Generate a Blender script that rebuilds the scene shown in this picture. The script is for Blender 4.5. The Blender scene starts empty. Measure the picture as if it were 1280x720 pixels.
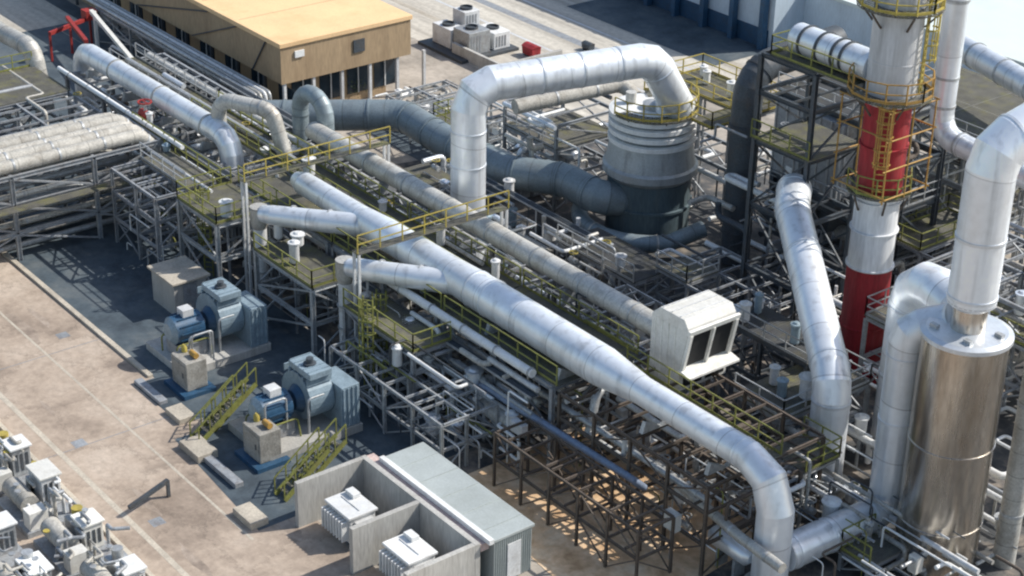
import bpy, math, random
from mathutils import Vector, Matrix
PI = math.pi
sc = bpy.context.scene
COL = bpy.data.collections.new("plant"); sc.collection.children.link(COL)

# ------------------------------------------------------------------ camera
F = 2290.; TH = math.radians(26.98); AZ = math.radians(38.53); RO = math.radians(1.22); DIST = 114.5
Rt = Vector((math.sin(AZ), math.cos(AZ), 0)); Fh = Vector((-math.cos(AZ), math.sin(AZ), 0))
Fw = Fh*math.cos(TH) + Vector((0, 0, -math.sin(TH))); Up = Fh*math.sin(TH) + Vector((0, 0, math.cos(TH)))
Cp = -Fw*DIST
cr, sr = math.cos(RO), math.sin(RO)
def W(px, py, z=0.):
    """survey helper: world point at height z seen at a photo pixel"""
    X = px-640; Y = py-360
    d = Rt*((cr*X+sr*Y)/F) - Up*((-sr*X+cr*Y)/F) + Fw
    t = (z-Cp.z)/d.z
    return Cp + d*t
cam = bpy.data.cameras.new("camera"); co = bpy.data.objects.new("camera", cam); sc.collection.objects.link(co)
cam.sensor_width = 36; cam.lens = 36*F/1280; cam.clip_end = 2000; cam.clip_start = 1
xr = (Rt*cr + Up*sr).normalized(); yr = (Up*cr - Rt*sr).normalized()
co.matrix_world = Matrix(((xr.x, yr.x, -Fw.x, Cp.x), (xr.y, yr.y, -Fw.y, Cp.y), (xr.z, yr.z, -Fw.z, Cp.z), (0, 0, 0, 1)))
sc.camera = co

# ------------------------------------------------------------------ light
SUN_AZ = math.atan2(.42, .91); SUN_EL = math.radians(43)       # measured from +Y towards +X
sd = Vector((math.sin(SUN_AZ)*math.cos(SUN_EL), math.cos(SUN_AZ)*math.cos(SUN_EL), math.sin(SUN_EL)))
sl = bpy.data.lights.new("sun", 'SUN'); sl.energy = 5.0; sl.angle = math.radians(.55); sl.color = (1, .95, .87)
so = bpy.data.objects.new("sun", sl); sc.collection.objects.link(so)
so.rotation_euler = sd.to_track_quat('Z', 'Y').to_euler()
wd = bpy.data.worlds.new("World"); sc.world = wd; wd.use_nodes = True
nt = wd.node_tree; bg = nt.nodes['Background']
sky = nt.nodes.new('ShaderNodeTexSky'); sky.sky_type = 'NISHITA'; sky.sun_disc = False
sky.sun_elevation = SUN_EL; sky.sun_rotation = SUN_AZ; sky.air_density = 1.2; sky.dust_density = 1.5
nt.links.new(sky.outputs[0], bg.inputs[0]); bg.inputs[1].default_value = .15
sc.view_settings.view_transform = 'Standard'; sc.view_settings.look = 'None'; sc.view_settings.exposure = 0
sc.cycles.filter_width = 2.2; sc.cycles.max_bounces = 6; sc.cycles.diffuse_bounces = 3; sc.cycles.glossy_bounces = 3

# ------------------------------------------------------------------ materials
def mat(name, col, rough=.6, metal=0., var=.25, scale=1.2, bump=.0, dirt=None, dirt_amt=.5, seams=0., streak=False, fine=9.):
    m = bpy.data.materials.new(name); m.use_nodes = True
    n = m.node_tree.nodes; L = m.node_tree.links; b = n['Principled BSDF']
    b.inputs['Metallic'].default_value = metal
    tc = n.new('ShaderNodeTexCoord')
    geo = n.new('ShaderNodeNewGeometry')
    mp = n.new('ShaderNodeMapping'); L.new(geo.outputs['Position'], mp.inputs['Vector'])
    if streak: mp.inputs['Scale'].default_value = (1, 1, .18)
    n1 = n.new('ShaderNodeTexNoise'); n1.inputs['Scale'].default_value = scale; n1.inputs['Detail'].default_value = 6; n1.inputs['Roughness'].default_value = .65
    L.new(mp.outputs[0], n1.inputs['Vector'])
    n2 = n.new('ShaderNodeTexNoise'); n2.inputs['Scale'].default_value = fine; n2.inputs['Detail'].default_value = 3
    L.new(mp.outputs[0], n2.inputs['Vector'])
    add = n.new('ShaderNodeMath'); add.operation = 'ADD'; L.new(n1.outputs['Fac'], add.inputs[0]); L.new(n2.outputs['Fac'], add.inputs[1])
    mr = n.new('ShaderNodeMapRange'); mr.inputs['From Min'].default_value = .7; mr.inputs['From Max'].default_value = 1.3
    mr.inputs['To Min'].default_value = 1-var; mr.inputs['To Max'].default_value = 1+var*.5
    L.new(add.outputs[0], mr.inputs['Value'])
    mul = n.new('ShaderNodeVectorMath'); mul.operation = 'SCALE'; mul.inputs[0].default_value = col
    L.new(mr.outputs[0], mul.inputs['Scale'])
    out = mul.outputs[0]
    # every object a slightly different shade
    oi = n.new('ShaderNodeObjectInfo')
    mr2 = n.new('ShaderNodeMapRange'); mr2.inputs['To Min'].default_value = .86; mr2.inputs['To Max'].default_value = 1.1
    L.new(oi.outputs['Random'], mr2.inputs['Value'])
    ml2 = n.new('ShaderNodeVectorMath'); ml2.operation = 'SCALE'; L.new(out, ml2.inputs[0]); L.new(mr2.outputs[0], ml2.inputs['Scale']); out = ml2.outputs[0]
    if dirt:
        n3 = n.new('ShaderNodeTexNoise'); n3.inputs['Scale'].default_value = scale*.7; n3.inputs['Detail'].default_value = 8; n3.inputs['Roughness'].default_value = .7
        mp3 = n.new('ShaderNodeMapping'); mp3.inputs['Location'].default_value = (7, 3, 5); L.new(mp.outputs[0], mp3.inputs['Vector']); L.new(mp3.outputs[0], n3.inputs['Vector'])
        r3 = n.new('ShaderNodeMapRange'); r3.inputs['From Min'].default_value = .5; r3.inputs['From Max'].default_value = .68; r3.inputs['To Max'].default_value = dirt_amt
        L.new(n3.outputs['Fac'], r3.inputs['Value'])
        mx = n.new('ShaderNodeMix'); mx.data_type = 'RGBA'; L.new(r3.outputs[0], mx.inputs['Factor']); L.new(out, mx.inputs['A']); mx.inputs['B'].default_value = (*dirt, 1)
        out = mx.outputs['Result']
    rr_ = n.new('ShaderNodeMapRange'); rr_.inputs['To Min'].default_value = max(rough-.14, .05); rr_.inputs['To Max'].default_value = min(rough+.16, 1)
    L.new(n1.outputs['Fac'], rr_.inputs['Value']); L.new(rr_.outputs[0], b.inputs['Roughness'])
    hs = None
    if seams:
        uv = n.new('ShaderNodeUVMap'); sp = n.new('ShaderNodeSeparateXYZ'); L.new(uv.outputs[0], sp.inputs[0])
        d = n.new('ShaderNodeMath'); d.operation = 'DIVIDE'; L.new(sp.outputs[0], d.inputs[0]); d.inputs[1].default_value = seams
        fr = n.new('ShaderNodeMath'); fr.operation = 'FRACT'; L.new(d.outputs[0], fr.inputs[0])
        pp = n.new('ShaderNodeMath'); pp.operation = 'LESS_THAN'; L.new(fr.outputs[0], pp.inputs[0]); pp.inputs[1].default_value = .05/seams*1.3
        # panel to panel change of shade
        fl = n.new('ShaderNodeMath'); fl.operation = 'FLOOR'; L.new(d.outputs[0], fl.inputs[0])
        wn = n.new('ShaderNodeTexWhiteNoise'); wn.noise_dimensions = '1D'; L.new(fl.outputs[0], wn.inputs['W'])
        m4 = n.new('ShaderNodeMapRange'); m4.inputs['To Min'].default_value = .91; m4.inputs['To Max'].default_value = 1.03; L.new(wn.outputs['Value'], m4.inputs['Value'])
        sm = n.new('ShaderNodeMath'); sm.operation = 'MULTIPLY_ADD'; L.new(pp.outputs[0], sm.inputs[0]); sm.inputs[1].default_value = -.3; L.new(m4.outputs[0], sm.inputs[2])
        m5 = n.new('ShaderNodeVectorMath'); m5.operation = 'SCALE'; L.new(out, m5.inputs[0]); L.new(sm.outputs[0], m5.inputs['Scale']); out = m5.outputs[0]
        hs = pp
    if name in ('aluminium_cladding', 'red_paint', 'chalky_white_stack_paint', 'warm_stainless', 'banded_vessel_cladding'):
        mpv = n.new('ShaderNodeMapping'); mpv.inputs['Scale'].default_value = (1.3, 1.3, .12); L.new(geo.outputs['Position'], mpv.inputs['Vector'])
        nv = n.new('ShaderNodeTexNoise'); nv.inputs['Scale'].default_value = 1.6; nv.inputs['Detail'].default_value = 5; L.new(mpv.outputs[0], nv.inputs['Vector'])
        rv = n.new('ShaderNodeMapRange'); rv.inputs['From Min'].default_value = .52; rv.inputs['From Max'].default_value = .72; rv.inputs['To Min'].default_value = 1; rv.inputs['To Max'].default_value = .72
        L.new(nv.outputs['Fac'], rv.inputs['Value'])
        mv = n.new('ShaderNodeVectorMath'); mv.operation = 'SCALE'; L.new(out, mv.inputs[0]); L.new(rv.outputs[0], mv.inputs['Scale']); out = mv.outputs[0]
    L.new(out, b.inputs['Base Color'])
    if bump or hs:
        bp = n.new('ShaderNodeBump'); bp.inputs['Strength'].default_value = bump or .3; bp.inputs['Distance'].default_value = .05
        L.new(add.outputs[0], bp.inputs['Height']); L.new(bp.outputs[0], b.inputs['Normal'])
    return m
M = {}
M['silver'] = mat('aluminium_cladding', (.90, .94, .98), .36, .42, .08, .5, .14, (.54, .53, .50), .35, seams=3.1, fine=2.2)
M['silver_plain'] = mat('bright_sheet_metal', (.80, .84, .88), .36, .55, .1, 1, .04, (.45, .43, .4), .3, fine=5)
M['dull'] = mat('weathered_cladding', (.58, .57, .53), .55, .35, .3, 1.2, .2, (.27, .23, .18), .6, seams=1.3)
M['beige'] = mat('old_beige_lagging', (.52, .50, .45), .7, .1, .35, 1.5, .3, (.22, .19, .15), .6, seams=1.6)
M['shade'] = mat('blue_grey_steel_and_shade', (.27, .33, .36), .5, .3, .25, 1.0, .15, (.2, .2, .19), .4, seams=1.5)  # blue-grey steel; the winding duct's shade is mixed into this tone
M['dark'] = mat('dark_steel', (.075, .09, .105), .6, .2, .35, 2, .1, (.13, .09, .06), .4)
M['steel'] = mat('grey_painted_steel', (.34, .36, .38), .6, .25, .3, 2.5, 0, (.17, .12, .09), .5)
M['galv'] = mat('galvanised_steel', (.48, .50, .51), .5, .45, .3, 3, 0, (.24, .2, .17), .45)
M['pale'] = mat('pale_grey_paint', (.66, .67, .67), .55, .05, .2, 2, 0, (.35, .32, .28), .4)
M['white'] = mat('white_paint', (.78, .79, .78), .5, 0, .14, 2, 0, (.5, .47, .42), .4)
M['rust'] = mat('rusty_steel', (.13, .105, .085), .8, .1, .4, 3, .1, (.10, .07, .05), .6)
M['red'] = mat('red_paint', (.34, .02, .028), .7, 0, .35, 1.2, 0, (.30, .075, .07), .6, streak=True)
M['redbright'] = mat('bright_red_paint', (.36, .035, .03), .65, 0, .35, 3)
M['stackwhite'] = mat('chalky_white_stack_paint', (.72, .73, .74), .55, 0, .16, 1.2, 0, (.40, .39, .37), .5, streak=True)
M['yellow'] = mat('yellow_safety_paint', (.46, .37, .08), .6, 0, .3, 3, 0, (.3, .22, .06), .6)
M['olive'] = mat('yellow_green_paint', (.23, .24, .06), .7, 0, .4, 2.5, 0, (.16, .14, .06), .7)
M['orange'] = mat('orange_paint', (.44, .26, .06), .6, 0, .3, 3, 0, (.32, .17, .07), .6)
M['grate'] = mat('dirty_floor_grating', (.17, .165, .14), .8, .1, .5, 1.3, .3, (.25, .24, .07), .6, fine=16)
M['blue'] = mat('light_blue_machine_paint', (.29, .38, .44), .45, .1, .25, 2, 0, (.15, .19, .22), .6)
M['darkblue'] = mat('deep_blue_motor_paint', (.03, .09, .17), .45, .1, .3, 2, 0, (.05, .07, .09), .6)
M['bluepipe'] = mat('slate_blue_paint', (.25, .31, .42), .5, .1, .3, 2, 0, (.2, .18, .17), .5)
M['brown'] = mat('warm_stainless', (.66, .61, .54), .24, .92, .25, .9, .05, (.36, .28, .20), .6, streak=True)
M['vessel'] = mat('banded_vessel_cladding', (.50, .54, .56), .5, .4, .22, .8, .1, (.3, .29, .27), .4)
M['vesseldark'] = mat('dark_teal_vessel_steel', (.09, .13, .15), .6, .2, .3, 1.0, .1, (.16, .16, .14), .4, streak=True)  # lower vessel body, dark teal in itself
M['concrete'] = mat('poured_concrete', (.46, .45, .42), .85, 0, .25, .9, .25, (.25, .23, .2), .5, streak=True)
M['kerb'] = mat('kerb_concrete', (.50, .45, .37), .85, 0, .3, 1, .2, (.25, .21, .17), .5)
M['roofmetal'] = mat('grey_green_roof_sheet', (.43, .47, .46), .55, .1, .14, .5, 0, (.26, .28, .25), .35)
M['yroof'] = mat('ochre_roof_membrane', (.76, .52, .285), .8, 0, .12, .35, .1, (.55, .36, .17), .4)
M['ywall'] = mat('ochre_wall_render', (.44, .32, .195), .8, 0, .25, .7, .1, (.25, .16, .09), .5, streak=True)
M['glass'] = mat('dark_window_glass', (.02, .035, .05), .12, 0, .2, 2)
M['black'] = mat('black_recess', (.012, .013, .015), .8, 0, .3, 3)
M['palewall'] = mat('pale_blue_wall_sheet', (.58, .68, .76), .6, .1, .14, .5, 0, (.3, .36, .40), .4, streak=True)
M['paleroof'] = mat('pale_flat_roof', (.56, .62, .60), .8, 0, .08, .2, 0, (.46, .5, .48), .4)
M['leaf'] = mat('shrub_leaves', (.07, .11, .025), .7, 0, .5, 5)
M['bark'] = mat('shrub_bark', (.10, .07, .05), .9, 0, .4, 5)
M['ivory'] = mat('ivory_panel_paint', (.76, .75, .70), .55, 0, .15, 2, 0, (.4, .37, .3), .4)
M['pink'] = mat('faded_pink_coping', (.55, .42, .38), .8, 0, .3, 1.5, .1, (.4, .3, .26), .5)

def make_grating(m):
    # real open mesh floor: bars and gaps
    n = m.node_tree.nodes; L = m.node_tree.links; b = n['Principled BSDF']; geo = n.new('ShaderNodeNewGeometry'); sp = n.new('ShaderNodeSeparateXYZ'); L.new(geo.outputs['Position'], sp.inputs[0])
    outs = []
    for k, pitch, w in ((0, .21, .5), (1, .13, .45)):
        d = n.new('ShaderNodeMath'); d.operation = 'DIVIDE'; L.new(sp.outputs[k], d.inputs[0]); d.inputs[1].default_value = pitch
        f = n.new('ShaderNodeMath'); f.operation = 'FRACT'; L.new(d.outputs[0], f.inputs[0])
        l = n.new('ShaderNodeMath'); l.operation = 'LESS_THAN'; L.new(f.outputs[0], l.inputs[0]); l.inputs[1].default_value = w; outs.append(l)
    mx = n.new('ShaderNodeMath'); mx.operation = 'MAXIMUM'; L.new(outs[0].outputs[0], mx.inputs[0]); L.new(outs[1].outputs[0], mx.inputs[1])
    L.new(mx.outputs[0], b.inputs['Alpha'])
M['grate_dark'] = mat('dark_floor_grating', (.09, .095, .10), .8, .1, .5, 1.6, .3, (.12, .11, .06), .7, fine=22)
make_grating(M['grate']); make_grating(M['grate_dark'])
def groundmat(name, c1, c2, c3, s=.12, rough=.9, stretch=(1, 1, 1), fine=3., cracks=False):
    m = bpy.data.materials.new(name); m.use_nodes = True
    n = m.node_tree.nodes; L = m.node_tree.links; b = n['Principled BSDF']
    geo = n.new('ShaderNodeNewGeometry'); mp = n.new('ShaderNodeMapping'); mp.inputs['Scale'].default_value = stretch
    L.new(geo.outputs['Position'], mp.inputs['Vector'])
    a = n.new('ShaderNodeTexNoise'); a.inputs['Scale'].default_value = s; a.inputs['Detail'].default_value = 9; a.inputs['Roughness'].default_value = .68; a.inputs['Distortion'].default_value = .15
    L.new(mp.outputs[0], a.inputs['Vector'])
    rp = n.new('ShaderNodeValToRGB'); e = rp.color_ramp.elements
    e[0].position = .36; e[0].color = (*c1, 1); e[1].position = .66; e[1].color = (*c3, 1); k = e.new(.5); k.color = (*c2, 1)
    L.new(a.outputs['Fac'], rp.inputs[0])
    f = n.new('ShaderNodeTexNoise'); f.inputs['Scale'].default_value = fine; f.inputs['Detail'].default_value = 8; f.inputs['Roughness'].default_value = .75
    L.new(geo.outputs['Position'], f.inputs['Vector'])
    mr = n.new('ShaderNodeMapRange'); mr.inputs['From Min'].default_value = .3; mr.inputs['From Max'].default_value = .7; mr.inputs['To Min'].default_value = .74; mr.inputs['To Max'].default_value = 1.16
    L.new(f.outputs['Fac'], mr.inputs['Value'])
    sc_ = n.new('ShaderNodeVectorMath'); sc_.operation = 'SCALE'; L.new(rp.outputs[0], sc_.inputs[0]); L.new(mr.outputs[0], sc_.inputs['Scale'])
    out = sc_.outputs[0]
    if cracks:
        v = n.new('ShaderNodeTexVoronoi'); v.feature = 'DISTANCE_TO_EDGE'; v.inputs['Scale'].default_value = .22
        nd = n.new('ShaderNodeVectorMath'); nd.operation = 'MULTIPLY_ADD'; nd.inputs[1].default_value = (2.5, 2.5, 0); L.new(f.outputs['Color'], nd.inputs[0]); L.new(geo.outputs['Position'], nd.inputs[2])
        L.new(nd.outputs[0], v.inputs['Vector'])
        q = n.new('ShaderNodeMapRange'); q.inputs['From Max'].default_value = .02; q.inputs['To Min'].default_value = .72; q.inputs['To Max'].default_value = 1
        L.new(v.outputs['Distance'], q.inputs['Value'])
        s2 = n.new('ShaderNodeVectorMath'); s2.operation = 'SCALE'; L.new(out, s2.inputs[0]); L.new(q.outputs[0], s2.inputs['Scale']); out = s2.outputs[0]
    L.new(out, b.inputs['Base Color']); b.inputs['Roughness'].default_value = rough
    bp = n.new('ShaderNodeBump'); bp.inputs['Strength'].default_value = .3; bp.inputs['Distance'].default_value = .03; L.new(f.outputs['Fac'], bp.inputs['Height']); L.new(bp.outputs[0], b.inputs['Normal'])
    return m
M['g_base'] = groundmat('packed_tan_ground', (.26, .235, .20), (.37, .33, .28), (.47, .42, .36), .25, fine=1.5)
M['g_plaza'] = groundmat('stained_concrete_yard', (.24, .19, .15), (.415, .335, .265), (.52, .435, .355), .13, fine=2.2, cracks=True)
M['g_stain'] = groundmat('oil_stained_concrete', (.22, .175, .14), (.34, .275, .22), (.44, .365, .30), .6, .7, fine=2.2)
M['g_earth'] = groundmat('sunlit_orange_earth', (.52, .33, .18), (.70, .48, .29), (.76, .60, .42), .5, fine=2)  # tan earth with sunlit brightness put into its colour
M['g_dark'] = groundmat('blue_grey_asphalt_and_shade', (.045, .062, .078), (.075, .10, .12), (.125, .145, .155), .3, .75, fine=2.5)  # dark asphalt with bluish shade in its colour, also laid as cast shadows
M['g_rack'] = groundmat('shade_darkened_plant_floor', (.035, .04, .045), (.085, .085, .085), (.30, .25, .20), .45, .85, fine=2)  # floor colour darkened to paint the shade between the pipework
M['g_road'] = groundmat('worn_grey_road', (.38, .35, .30), (.51, .475, .41), (.62, .58, .50), .5, .9, stretch=(.06, 1.2, 1), fine=2)

# ------------------------------------------------------------------ mesh builder
class MB:
    def __init__(s): s.v = []; s.f = []; s.sharp = []; s.uv = {}; s.smooth = set()
    def quadbox(s, P):
        o = len(s.v); s.v += [tuple(p) for p in P]
        s.f += [tuple(o+i for i in q) for q in ((0, 3, 2, 1), (4, 5, 6, 7), (0, 1, 5, 4), (1, 2, 6, 5), (2, 3, 7, 6), (3, 0, 4, 7))]
        return s
    def box(s, x0, x1, y0, y1, z0, z1):
        if x1 < x0: x0, x1 = x1, x0
        if y1 < y0: y0, y1 = y1, y0
        return s.quadbox([(x0, y0, z0), (x1, y0, z0), (x1, y1, z0), (x0, y1, z0), (x0, y0, z1), (x1, y0, z1), (x1, y1, z1), (x0, y1, z1)])
    def bar(s, p, q, w=.12, h=None):
        p = Vector(p); q = Vector(q); h = h or w; d = (q-p).normalized()
        a = d.cross(Vector((0, 0, 1)))
        if a.length < .01: a = Vector((1, 0, 0))
        a.normalize(); b = a.cross(d).normalized(); a = a*w/2; b = b*h/2
        return s.quadbox([p-a-b, p+a-b, p+a+b, p-a+b, q-a-b, q+a-b, q+a+b, q-a+b]) if False else s.quadbox([p-a-b, p-a+b, p+a+b, p+a-b, q-a-b, q-a+b, q+a+b, q+a-b])
    def ibeam(s, p, q, w=.22, h=.26, t=.035):
        """rolled I section as one closed profile"""
        p = Vector(p); q = Vector(q); d = (q-p).normalized(); a = d.cross(Vector((0, 0, 1)))
        if a.length < .01: a = Vector((1, 0, 0))
        a.normalize(); b = a.cross(d).normalized(); x = w/2; y = h/2; t2 = t/2
        prof = [(-x, -y), (x, -y), (x, -y+t), (t2, -y+t), (t2, y-t), (x, y-t), (x, y), (-x, y), (-x, y-t), (-t2, y-t), (-t2, -y+t), (-x, -y+t)]
        o = len(s.v); n = len(prof)
        for c in (p, q): s.v += [tuple(c+a*i+b*j) for i, j in prof]
        for i in range(n): s.f.append((o+i, o+(i+1) % n, o+n+(i+1) % n, o+n+i))
        s.f.append(tuple(o+i for i in reversed(range(n)))); s.f.append(tuple(o+n+i for i in range(n)))
        return s
    def tube(s, pts, r, n=20, caps=True, hollow=False):
        pts = [Vector(p) for p in pts]; m = len(pts); rs = r if isinstance(r, (list, tuple)) else [r]*m
        d0 = (pts[1]-pts[0]).normalized(); a = d0.cross(Vector((0, 0, 1)))
        if a.length < .05: a = Vector((1, 0, 0)) - d0*d0.x
        a.normalize(); o = len(s.v); L = 0
        rings = []
        for i, p in enumerate(pts):
            di = (pts[i]-pts[i-1]).normalized() if i else d0
            do = (pts[i+1]-pts[i]).normalized() if i < m-1 else di
            if i: L += (pts[i]-pts[i-1]).length
            # ring lies in mitre plane: project incoming ring along di
            b = di.cross(a).normalized(); a2 = b.cross(di).normalized(); nrm = (di+do)
            if nrm.length < .05: nrm = di
            nrm.normalize(); ring = []
            for k in range(n):
                t = 2*PI*k/n; q = p + (a2*math.cos(t)+b*math.sin(t))*rs[i]
                dn = di.dot(nrm)
                q = q - di*((q-p).dot(nrm)/max(dn, .3))
                ring.append(q)
            s.v += [tuple(q) for q in ring]; rings.append((o+i*n, L, di.angle(do) if i else 0))
            # transport a to outgoing direction
            ax = di.cross(do)
            if ax.length > 1e-5: a = Matrix.Rotation(di.angle(do), 3, ax.normalized()) @ a2
            else: a = a2
        for i in range(m-1):
            A, La, _ = rings[i]; B, Lb, _ = rings[i+1]
            for k in range(n):
                k2 = (k+1) % n
                s.uv[len(s.f)] = [(La, k/n), (La, (k+1)/n), (Lb, (k+1)/n), (Lb, k/n)]
                s.smooth.add(len(s.f)); s.f.append((A+k, A+k2, B+k2, B+k))
        for i, (A, _, an) in enumerate(rings):
            if an > .12 or i in (0, m-1):
                s.sharp += [(A+k, A+(k+1) % n) for k in range(n)]
        if caps:
            s.f.append(tuple(rings[0][0]+k for k in reversed(range(n)))); s.f.append(tuple(rings[-1][0]+k for k in range(n)))
        return s
    def lathe(s, c, prof, n=40, a0=0, a1=2*PI, sharp=True):
        c = Vector(c); o = len(s.v); m = len(prof); full = abs(a1-a0-2*PI) < .01; nn = n if full else n+1
        for (r, z) in prof:
            for k in range(nn):
                t = a0+(a1-a0)*k/n; s.v.append((c.x+r*math.cos(t), c.y+r*math.sin(t), c.z+z))
        for i in range(m-1):
            for k in range(n):
                k2 = (k+1) % nn; A = o+i*nn; B = A+nn
                s.smooth.add(len(s.f)); s.f.append((A+k, A+k2, B+k2, B+k))
        if sharp:
            for i in range(m): s.sharp += [(o+i*nn+k, o+i*nn+(k+1) % nn) for k in range(n)]
        if full:
            if prof[0][0] > .001: s.f.append(tuple(o+k for k in reversed(range(n))))
            if prof[-1][0] > .001: s.f.append(tuple(o+(m-1)*nn+k for k in range(n)))
        return s
    def prism(s, poly, axis, a, b):
        """poly: 2D outline; axis 'x','y','z' is the extrusion direction from a to b"""
        o = len(s.v); n = len(poly)
        for t in (a, b):
            for (p, q) in poly: s.v.append({'x': (t, p, q), 'y': (p, t, q), 'z': (p, q, t)}[axis])
        s.f.append(tuple(o+i for i in reversed(range(n)))); s.f.append(tuple(o+n+i for i in range(n)))
        for i in range(n): s.f.append((o+i, o+(i+1) % n, o+n+(i+1) % n, o+n+i))
        return s
    def build(s, name, m, parent=None, bevel=0):
        me = bpy.data.meshes.new(name); me.from_pydata(s.v, [], s.f); me.validate(clean_customdata=False)
        me.materials.append(M[m] if isinstance(m, str) else m)
        if s.uv and len(me.polygons) == len(s.f):
            u = me.uv_layers.new(name='UVMap')
            for pi, uvs in s.uv.items():
                p = me.polygons[pi]
                for li, c in zip(p.loop_indices, uvs): u.data[li].uv = c
        if len(me.polygons) == len(s.f):
            for i in s.smooth: me.polygons[i].use_smooth = True
            if s.sharp:
                key = {tuple(sorted(e.vertices)): e.index for e in me.edges}
                for e in s.sharp:
                    k = key.get(tuple(sorted(e)))
                    if k is not None: me.edges[k].use_edge_sharp = True
        import bmesh
        bm = bmesh.new(); bm.from_mesh(me); bmesh.ops.recalc_face_normals(bm, faces=bm.faces); bm.to_mesh(me); bm.free()
        o = bpy.data.objects.new(name, me); COL.objects.link(o)
        if parent:
            o.parent = parent
            o.matrix_parent_inverse = Matrix.Translation(-parent.location) if parent.type == 'EMPTY' else Matrix.Identity(4)
        if bevel:
            bv = o.modifiers.new('bevel', 'BEVEL'); bv.width = bevel; bv.segments = 2; bv.limit_method = 'ANGLE'
        return o

def tag(o, label, cat, group=None):
    o['label'] = label; o['category'] = cat
    if group: o['group'] = group
    return o
def thing(name, label, cat, loc=(0, 0, 0), group=None):
    o = bpy.data.objects.new(name, None); COL.objects.link(o); o.location = loc; o.empty_display_size = .5
    return tag(o, label, cat, group)
def struct(o): o['kind'] = 'structure'; return o
def dup(root, offset, label=None, group=None, rotz=0):
    r = root.copy(); COL.objects.link(r); r.location = Vector(root.location)+Vector(offset); r.rotation_euler = (0, 0, rotz)
    if label: r['label'] = label
    if group: r['group'] = group
    for ch in list(root.children):
        c = ch.copy(); COL.objects.link(c); c.parent = r; c.matrix_parent_inverse = ch.matrix_parent_inverse.copy()
        for g in list(ch.children):
            d = g.copy(); COL.objects.link(d); d.parent = c; d.matrix_parent_inverse = g.matrix_parent_inverse.copy()
    return r
def bend(pts, R, k=2):
    """cut each corner of a route into k facets (lobster-back elbows)"""
    pts = [Vector(p) for p in pts]; out = [pts[0]]
    for i in range(1, len(pts)-1):
        a, b, c = pts[i-1], pts[i], pts[i+1]; d1 = (a-b).normalized(); d2 = (c-b).normalized()
        ang = d1.angle(d2); t = min(R/math.tan(ang/2), (a-b).length*.48, (c-b).length*.48); r_ = t*math.tan(ang/2)
        bis = (d1+d2)
        if bis.length < .02: out.append(b); continue
        ctr = b + bis.normalized()*(r_/math.sin(ang/2)); s_ = b+d1*t-ctr; e_ = b+d2*t-ctr; tot = s_.angle(e_)
        for j in range(k+1):
            f = j/k; out.append(ctr + (s_*math.sin((1-f)*tot)+e_*math.sin(f*tot))/math.sin(tot))
    out.append(pts[-1]); return out
def along(pts, dist):
    for a, b in zip(pts, pts[1:]):
        L = (b-a).length
        if dist <= L: return a+(b-a)*(dist/L), (b-a).normalized()
        dist -= L
    return pts[-1], (pts[-1]-pts[-2]).normalized()
def duct(name, label, cat, pts, r, m, R=None, k=2, bands=(), band_m=None, n=28, group=None, auto=0, bw=.14, bs=1.06):
    P = bend(pts, R, k) if R else [Vector(p) for p in pts]
    root = thing(name, label, cat, P[0], group)
    rs = r if not isinstance(r, (list, tuple)) else r
    MB().tube(P, rs, n).build('casing', m, root)
    Ltot = sum((b-a).length for a, b in zip(P, P[1:]))
    bl = list(bands)
    if auto:
        x = auto*.6
        while x < Ltot: bl.append(x); x += auto
    for d in bl:
        c, dr = along(P, d)
        r0 = rs if not isinstance(rs, (list, tuple)) else rs[min(len(rs)-1, 0)]
        if isinstance(rs, (list, tuple)):
            acc = 0
            for i, (a, b) in enumerate(zip(P, P[1:])):
                l = (b-a).length
                if d <= acc+l: r0 = rs[i]+(rs[i+1]-rs[i])*(d-acc)/l; break
                acc += l
        MB().tube([c-dr*bw/2, c+dr*bw/2], r0*bs, n).build('flange', band_m or m, root)
    return root, P
V = Vector

# ------------------------------------------------------------------ the setting
def sheet(name, m, pts, z):
    b = MB(); o = len(b.v); b.v = [(x, y, z) for x, y in pts]; b.f = [tuple(range(len(pts)))]
    return struct(b.build(name, m))
sheet('ground', 'g_base', [(-500, -400), (400, -400), (400, 600), (-500, 600)], 0)
sheet('yard_pavement', 'g_plaza', [(-120, -60), (60, -60), (60, -23.6), (-120, -23.6)], .008)
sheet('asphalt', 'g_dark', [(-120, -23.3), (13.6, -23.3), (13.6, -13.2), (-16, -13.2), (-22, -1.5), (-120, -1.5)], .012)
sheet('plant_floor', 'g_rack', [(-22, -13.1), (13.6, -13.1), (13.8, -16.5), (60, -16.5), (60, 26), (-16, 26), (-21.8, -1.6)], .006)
sheet('building_shade_strip', 'g_dark', [(-120, -1.4), (-22.5, -1.4), (-22.5, 2.6), (-120, 2.6)], .016)  # dark strip painting the shadow of the ochre building
sheet('road', 'g_road', [(-160, 22), (-18, 22), (-18, 90), (-160, 90)], .01)
sheet('lane', 'g_road', [(-160, -24), (-62, -24), (-62, 1), (-160, 1)], .02)
sheet('dirt_patch', 'g_earth', [(15.5, -16.4), (30, -17.5), (29, -7), (24, -4.5), (15.5, -5)], .02)
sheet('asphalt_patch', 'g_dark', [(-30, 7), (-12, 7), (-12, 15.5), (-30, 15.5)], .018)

# long paving strips of the back road
for i, (v0, v1, mm) in enumerate([(26.2, 26.8, 'kerb'), (29.5, 29.8, 'pale'), (32.4, 33.3, 'steel'), (36, 36.3, 'pale'), (39.4, 40.4, 'kerb'), (44.6, 45.1, 'steel'), (50, 51, 'kerb')]):
    sheet('paving_strip', mm, [(-150, v0), (-20, v0), (-20, v1), (-150, v1)], .016)
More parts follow.
